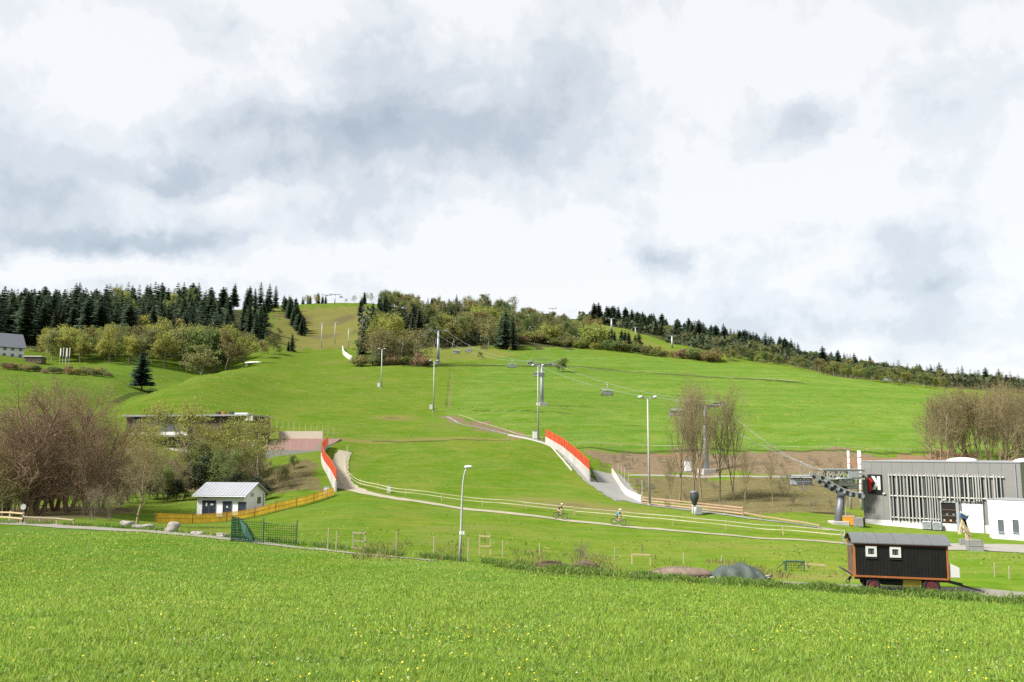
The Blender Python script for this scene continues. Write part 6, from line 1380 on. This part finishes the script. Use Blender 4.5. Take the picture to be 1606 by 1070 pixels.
for px, h, lab in ((537, 5, 'tiny skyline tree right of the hilltop towers'), (550, 8, 'small bare skyline tree, middle one right of the towers'), (569, 11, 'left of the two larger bare skyline trees'), (578, 11, 'right of the two larger bare skyline trees')): plant('thinleaf', GD(px, 800), h, 'ridge_tree', lab)
# centre wood
scatter(11, (556, 652), (386, 402), ['thinleaf', 'olive', 'thinleaf'], (12, 19), 'bare_tree', 'half-bare tree in the front row of the centre wood', 'front row of the centre wood', 3, None, (1.0, 1.4))
scatter(10, (556, 672), (380, 388), ['bush'], (3, 6), 'wood_edge_bush', 'bush along the lower edge of the centre wood', 'bushes below the centre wood', 2.5, None, (1.1, 1.5), 'bush')
for i in range(14):
    f = i / 13; plant('spruce', GD(566 + 36 * f + TR.uniform(-3, 3), 425 + 290 * f), TR.uniform(13, 18), 'spruce_tree', 'spruce in the line edging the upper piste on the right', 'spruce line along the piste', None, 1.25)
scatter(7, (582, 622), (420, 460), ['fresh'], (18, 23), 'leafy_tree', 'bright green tree behind the front row of the centre wood', 'bright trees of the centre wood', 4)
scatter(12, (600, 642), (690, 770), ['olive', 'mid'], (13, 17), 'leafy_tree', 'olive crown in the rounded skyline clump of the centre wood', 'skyline clump of the centre wood', 5)
scatter(11, (624, 665), (500, 570), ['spruce'], (15, 20), 'spruce_tree', 'spruce standing inside the centre wood', 'spruces inside the centre wood', 4, None, (1.0, 1.3))
scatter(34, (672, 800), (470, 560), ['thinleaf', 'olive', 'fresh', 'mid'], (14, 20), 'leafy_tree', 'tall pale-stemmed tree in the right part of the centre wood', 'pale-stemmed trees of the centre wood', 4.5)
scatter(46, (640, 810), (570, 730), ['olive', 'mid', 'thinleaf', 'spruce'], (13, 18), 'wood_tree', 'tree in the rear mixed ranks of the centre wood', 'rear ranks of the centre wood', 5)
scatter(5, (786, 806), (462, 476), ['spruce'], (17, 21), 'spruce_tree', 'dark spruce at the right end of the centre wood', 'spruces ending the centre wood', 2.5, None, (1.0, 1.2))
scatter(10, (560, 700), (660, 780), ['spruce'], (11, 15), 'spruce_tree', 'small skyline spruce above the centre wood', 'skyline spruces above the centre wood', 5)
for px, d, tp, lab, kd in ((751, 420, 551, 'small round shrub alone on the pasture edge by the wood', 'fresh'), (880, 372, 561, 'round dark shrub behind the pasture tower head', 'mid'), (800, 455, 556, 'low brown shrub at the corner of the upper pasture', 'olive')): b = GD(px, d); plant(kd, b, max(2.5, P(px, tp, d).z - b.z), 'round_shrub', lab, None, None, 1.3, 'bush')
# right ridge
A0, A1 = GD(925, 700), GD(1108, 515)
def clearing(p):
    d = A1.xy - A0.xy; t = max(0, min(1, (p.xy - A0.xy).dot(d) / d.length_squared)); return ((A0.xy + d * t) - p.xy).length < 22 - 8 * t
topd = lambda px: float(np.interp(px, [790, 850, 1000, 1250, 1470], [475, 492, 484, 452, 405]))
scatter(62, (798, 940), (500, 690), ['olive', 'mid', 'thinleaf', 'olive', 'bush'], (8, 13), 'leafy_tree', 'olive tree in the thicket right of the centre wood', 'thicket right of the centre wood', 5, clearing)
scatter(12, (930, 1012), (500, 545), ['spruce'], (9, 13), 'spruce_tree', 'squat dark conifer above the upper pasture edge', 'conifers above the upper pasture', 4, clearing, (1.4, 1.8))
scatter(46, (800, 1130), lambda px: topd(px) + TR.uniform(6, 22), ['bush', 'bush', 'olive'], (3.5, 7), 'field_edge_bush', 'bush along the upper pasture edge', 'bushes along the upper pasture edge', 3.5, None, (1.2, 1.6), 'bush')
scatter(72, (1090, 1500), lambda px: topd(px) + TR.uniform(8, 60), ['mid', 'mid', 'olive', 'mid', 'fresh'], (5, 9), 'leafy_tree', 'leafy tree along the foot of the right ridge forest', 'foot of the right ridge forest', 4, clearing, (1.0, 1.4))
scatter(62, (925, 1250), (735, 775), ['spruce'], (13, 18), 'spruce_tree', 'spruce in the dark ridge forest on the right', 'right ridge forest', 3.5, clearing, (1.5, 2.1))
scatter(36, (990, 1250), (640, 735), ['spruce'], (12, 17), 'spruce_tree', 'spruce in the dark ridge forest on the right', 'right ridge forest', 5, clearing, (1.4, 1.9))
scatter(34, (1250, 1600), (560, 800), ['spruce'], (9, 15), 'spruce_tree', 'spruce in the dark ridge forest on the right', 'right ridge forest', 5, clearing, (1.3, 1.9))
scatter(42, (1040, 1600), (560, 700), ['mid', 'mid', 'olive'], (6, 10), 'leafy_tree', 'leafy tree mixed into the right ridge forest', 'leafy trees in the right ridge forest', 5, clearing, (1.1, 1.5))
# undergrowth and the far depth of the woods, beyond counting
def far_ranks():
    """the uncounted depth of the spruce woods behind the ranks one can pick out"""
    rng = np.random.default_rng(21); protos = []
    for s in range(3):
        tr_, cr_ = spruce_meshes(200 + s, 20, .17, 17, 6, .10); co = np.empty(len(cr_.vertices) * 3, np.float32); cr_.vertices.foreach_get('co', co); protos.append(co.reshape(-1, 3))
    V = []
    for pxr, dr, n, hr in (((-60, 350), (425, 720), 210, (15, 22)), ((985, 1260), (680, 790), 110, (11, 16)), ((1250, 1620), (600, 800), 70, (8, 13)), ((640, 800), (600, 720), 40, (11, 15))):
        for _ in range(n):
            px = rng.uniform(*pxr); d = rng.uniform(*dr); p = GD(px, d)
            if clearing(p): continue
            h = rng.uniform(*hr) / 20; w = h * rng.uniform(1.2, 1.7); a = rng.random() * 6.28; c, s = math.cos(a), math.sin(a); q = protos[rng.integers(3)]
            V.append(np.stack([(q[:, 0] * c - q[:, 1] * s) * w + p.x, (q[:, 0] * s + q[:, 1] * c) * w + p.y, q[:, 2] * h + p.z], -1))
    V = np.concatenate(V); o = link_mesh('spruce_wood', np_mesh('spruce_wood', V, [np.arange(len(V)).reshape(-1, 4)], [M['needles']])); tag(o, 'dark depth of the spruce woods behind the front ranks', None, None, 'stuff')
far_ranks()
def undergrowth():
    rng = np.random.default_rng(8); C = []
    for pxr, dr, n, hz in (((-60, 352), (415, 720), 7500, 10.0), ((560, 800), (480, 720), 3200, 5.0), ((800, 930), (500, 690), 1500, 2.0), ((1040, 1620), (540, 820), 11000, 7.0), ((910, 1040), (650, 800), 2000, 8.0)):
        px = rng.uniform(*pxr, n); d = rng.uniform(*dr, n); x = (px - 803) / F / math.cos(TH) * d * .992; z = HH(x, d); ok = np.array([not clearing(Vector((a, b, 0))) for a, b in zip(x, d)]); C.append(np.stack([x, d, z + rng.random(n) ** 1.4 * hz], -1)[ok])
    C = np.concatenate(C); V, Fq = leaf_quads(rng, C, 2.4); o = link_mesh('undergrowth', np_mesh('undergrowth', V, [Fq], [M['leaf_dark']])); tag(o, 'dark undergrowth and young growth filling the woods', None, None, 'stuff')
undergrowth()
# ------------------------------------------------------------------ grass and flowers
leafmat('blade', ((.175, .292, .032), (.235, .370, .042), (.440, .490, .120)), .52, 0, .5, ((.262, .388, .056), (.130, .250, .028))); leafmat('blade_rank', ((.090, .160, .024), (.125, .205, .034), (.170, .235, .050)), .45, 0, .5); leafmat('blade_dry', ((.16, .13, .05), (.22, .18, .08), (.14, .15, .04)), .35, 0, .6)
leafmat('tussock', ((.220, .310, .048), (.280, .350, .060), (.360, .360, .120)), .55, 0, .6); leafmat('weed', ((.110, .190, .034), (.150, .245, .045), (.220, .310, .080)), .4, 0, .5); leafmat('petal', ((.55, .44, .02), (.62, .53, .04), (.60, .56, .12)), .3, 0, .5); leafmat('seedhead', ((.5, .5, .45), (.55, .55, .5), (.6, .6, .56)), .5, 0, .8)
EDGE = np.array([tuple(G(*p)[:2]) for p in ((-150,816),(0,822),(120,826),(240,832),(360,845),(480,858),(600,872),(720,882),(860,895),(1000,903),(1150,912),(1340,922),(1480,928),(1606,938),(1750,948))])
EA = np.arctan2(EDGE[:, 0], EDGE[:, 1]); ER = np.hypot(EDGE[:, 0], EDGE[:, 1])
def edge_r(a): return np.interp(a, EA, ER)
def blades(name, x, y, h, w, lean, mat, label, rng, lift=-.02):
    n = len(x); z = HH(x, y) + lift; a = rng.uniform(0, 6.283, n); b = rng.uniform(0, 6.283, n)
    # each blade faces the viewer side more or less at random, bends over at the tip
    c, s = np.cos(a), np.sin(a); p = np.stack([x, y, z], -1); side = np.stack([c, s, np.zeros(n)], -1) * (w[:, None] / 2); ln = np.stack([np.cos(b), np.sin(b), np.zeros(n)], -1) * (h * lean)[:, None]
    mid = p + ln * .35 + np.stack([np.zeros(n), np.zeros(n), h * .6], -1); tip = p + ln + np.stack([np.zeros(n), np.zeros(n), h], -1)
    V = np.stack([p - side, p + side, mid + side * .75, mid - side * .75, tip], 1).reshape(-1, 3); i = np.arange(n)[:, None] * 5
    me = np_mesh(name, V, [i + np.array([[0, 1, 2, 3]]), i + np.array([[3, 2, 4]])], [mat]); o = link_mesh(name, me); tag(o, label, None, None, 'stuff'); return o
def grass():
    rng = np.random.default_rng(77)
    n = 400000; a = rng.uniform(-.62, .62, n); u = rng.random(n); r = 1 / (1 / 78 + (1 / 6.2 - 1 / 78) * u); keep = rng.random(n) < 1.0; r = np.where(rng.random(n) < .35, np.exp(rng.uniform(math.log(6), math.log(78), n)), r)
    ok = r < edge_r(a) + .5; a, r = a[ok], r[ok]; x, y = r * np.sin(a), r * np.cos(a); cl = (np.sin(x * 1.7 + np.sin(y * 1.1) * 2) * np.sin(y * 1.3 + np.sin(x * .9)) + 1) / 2
    h = (.03 + .075 * rng.random(len(r)) ** 1.3) * (.75 + .55 * cl) * (1 + r / 160); w = np.maximum(.0055, .0011 * r) * rng.uniform(.7, 1.4, len(r))
    blades('meadow_grass', x, y, h, w, rng.uniform(.1, .8, len(r)), M['blade'], 'fresh green grass of the near meadow', rng)
    # rank verge along the meadow edge on the right, longer and darker
    n = 26000; a = rng.uniform(-.02, .62, n); e = edge_r(a); k = rng.normal(0, 1.0, n); r = e - np.interp(a, [-.02, .2, .35, .6], [.6, 1.2, 3.0, 3.4]) + k * .8 * np.interp(a, [-.02, .15, .6], [.8, 1.2, 1.2]); x, y = r * np.sin(a), r * np.cos(a)
    cl = np.clip((np.sin(x * 2.1 + 1) * np.sin(x * .7) + 1.1) / 2 + rng.normal(0, .2, n), .15, 1.2); h = (.14 + .30 * rng.random(n)) * cl
    blades('verge_grass', x, y, h, np.maximum(.02, .0012 * r) * rng.uniform(.8, 1.6, n), rng.uniform(.2, 1.0, n), M['blade_rank'], 'rank dark green grass along the meadow edge', rng)
    n = 9000; a = rng.uniform(-.55, .1, n); e = edge_r(a); r = e + rng.uniform(.3, 2.2, n); x, y = r * np.sin(a), r * np.cos(a); ok = rng.random(n) < (np.sin(x * .8) * np.sin(x * 2.3 + 1) + .7); x, y, r = x[ok], y[ok], r[ok]; h = .12 + .3 * rng.random(len(r))
    blades('track_grass', x, y, h, np.full(len(r), .05), rng.uniform(.2, .9, len(r)), M['blade_rank'], 'uneven grass along the farm track', rng)
    n = 5000; px = rng.uniform(560, 1300, n); d = rng.uniform(52, 66, n); x = (px - 803) / F * d; ok = rng.random(n) < np.clip(np.sin(x * .9) * np.sin(x * .37 + 2) + .25, 0, 1); x, d = x[ok], d[ok]
    blades('dry_grass', x, d, .15 + .35 * rng.random(len(x)), np.full(len(x), .05), rng.uniform(.2, .9, len(x)), M['blade_dry'], 'dry straw-coloured grass behind the meadow edge', rng)
    # dead stalks and broad-leaved weeds between the blades
    n = 9000; a = rng.uniform(-.62, .62, n); r = np.where(rng.random(n) < .6, 1 / (1 / 70 + (1 / 6.2 - 1 / 70) * rng.random(n)), np.exp(rng.uniform(math.log(6), math.log(70), n))); x, y = r * np.sin(a), r * np.cos(a); ok = (r < edge_r(a)) & (rng.random(n) < .35 + .65 * np.clip(np.sin(x * .8 + 2) * np.sin(y * .5 + x * .2), 0, 1)); x, y, r = x[ok], y[ok], r[ok]
    blades('dead_stalks', x, y, .06 + .12 * rng.random(len(r)), np.maximum(.004, .0008 * r), rng.uniform(.1, .7, len(r)), M['blade_dry'], 'dead straw stalks among the meadow grass', rng)
    n = 5200; a = rng.uniform(-.62, .62, n); r = np.where(rng.random(n) < .6, 1 / (1 / 60 + (1 / 6.2 - 1 / 60) * rng.random(n)), np.exp(rng.uniform(math.log(6), math.log(60), n))); ok = r < edge_r(a); a, r = a[ok], r[ok]; k = 9; x = np.repeat(r * np.sin(a), k); y = np.repeat(r * np.cos(a), k); R2 = np.repeat(r, k); sz = np.repeat(rng.uniform(.018, .042, len(r)), k) * np.maximum(1, R2 / 30)
    x = x + rng.normal(0, 1, len(x)) * sz; y = y + rng.normal(0, 1, len(x)) * sz; C = np.stack([x, y, HH(x, y) + rng.uniform(.01, .05, len(x))], -1); V, Fq = leaf_quads(rng, C, 1.0, .75); V = (V.reshape(-1, 4, 3) - C[:, None]) * (sz[:, None, None] * .9) + C[:, None]
    o = link_mesh('meadow_weeds', np_mesh('meadow_weeds', V.reshape(-1, 3), [Fq], [M['weed']])); tag(o, 'broad-leaved weeds low in the meadow grass', None, None, 'stuff')
    # tussocks on the slopes and pastures beyond
    XY = []
    for n, pxr, dr in ((34000, (250, 1640), (54, 130)), (46000, (180, 1640), (125, 330)), (24000, (0, 1500), (230, 480))):
        px = rng.uniform(*pxr, n); d = np.exp(rng.uniform(math.log(dr[0]), math.log(dr[1]), n)); XY.append(np.stack([(px - 803) / F * d, d], -1))
    XY = np.concatenate(XY); x, y = XY[:, 0], XY[:, 1]; r = np.hypot(x, y); cl = np.sin(x * .23 + np.sin(y * .11) * 2) * np.sin(y * .19 + np.sin(x * .13) * 2) + .6 * np.sin(x * .9 + 1) * np.sin(y * .7); ok = rng.random(len(x)) < np.clip(.18 + .34 * cl, .03, 1)
    d1 = np.min([np.hypot(x - a, y - b) for a, b in PATHXY[::3]], 0); d2 = np.min([np.hypot(x - a, y - b) for a, b in SRXY[::3]], 0); ok &= (d1 > 3) & (d2 > 2.6) & (np.hypot(x - 53, y - 88) > 13) & (r > edge_r(np.arctan2(x, y)) + 1); x, y, r = x[ok], y[ok], r[ok]
    blades('slope_tussocks', x, y, (.035 + .09 * rng.random(len(r)) ** 2) * (1 + r / 300), np.maximum(.16, .0016 * r) * rng.uniform(.6, 1.8, len(r)), rng.uniform(.1, .8, len(r)), M['tussock'], 'grass tussocks on the slopes and pastures', rng)
    # dandelions, in drifts
    n = 22000; a = rng.uniform(-.6, .6, n); u = rng.random(n); r = np.where(rng.random(n) < .5, 1 / (1 / 78 + (1 / 6.2 - 1 / 78) * u), np.exp(rng.uniform(math.log(6), math.log(78), n))); x, y = r * np.sin(a), r * np.cos(a)
    dr = np.sin(x * .55 + np.sin(y * .3) * 2) * np.sin(y * .42 + np.sin(x * .4) * 1.5); ok = (r < edge_r(a) - .5) & (rng.random(n) < np.clip(.06 + .22 * dr + np.interp(r, [6, 25, 70], [-.04, .08, .25]) * (x < 10), .03, .6)); x, y, r = x[ok], y[ok], r[ok]
    for nm, mat, lab, sel, rad in (('dandelions', 'petal', 'yellow dandelions scattered through the near meadow', slice(0, None), .0105), ('dandelion_clocks', 'seedhead', 'pale dandelion seed heads in the near meadow', slice(0, None, 6), .011)):
        X, Y, R_ = x[sel], y[sel], r[sel]
        if nm != 'dandelions': X = X + .4; Y = Y + .3
        m = len(X); z = HH(X, Y) + rng.uniform(.05, .13, m) * (1 + R_ / 160); rd = (rad * rng.uniform(.7, 1.25, m) * np.maximum(1, R_ / 26))[:, None]; tilt = rng.normal(0, .45, (m, 2)); nv = np.stack([tilt[:, 0], tilt[:, 1] - .35, np.ones(m)], -1); nv /= np.linalg.norm(nv, axis=1, keepdims=True)
        e1 = np.cross(nv, [[1., 0, 0]]); e1 /= np.linalg.norm(e1, axis=1, keepdims=True); e2 = np.cross(nv, e1); c = np.stack([X, Y, z], -1)
        ring = [c + (e1 * math.cos(k * math.pi / 3) + e2 * math.sin(k * math.pi / 3)) * rd for k in range(6)]; V = np.stack([c + nv * rd * .45] + ring, 1).reshape(-1, 3); i = np.arange(m)[:, None] * 7
        me = np_mesh(nm, V, [np.concatenate([i + np.array([[0, 1 + k, 1 + (k + 1) % 6]]) for k in range(6)])], [M[mat]]); tag(link_mesh(nm, me), lab, None, None, 'stuff')
grass()
# pale leafing shrub on the soil mound, young trees in the timber frames
b = G(912, 884); plant('bareshrub', b, P(912, 846, b.y).z - b.z, 'pale_shrub', 'pale yellowish shrub growing behind the dark soil mound', None, 1, 1.3, 'bush')
for px, py, tp, lab in ((760, 870, 828, 'young tree tied in the tall timber frame'), (1009, 886, 848, 'young tree tied in the low wide timber frame'), (564, 862, 832, 'young tree in the brownish frame')): b = G(px, py); plant('poplar', b, P(px, tp, b.y).z - b.z, 'young_tree', lab, None, 1, .5)
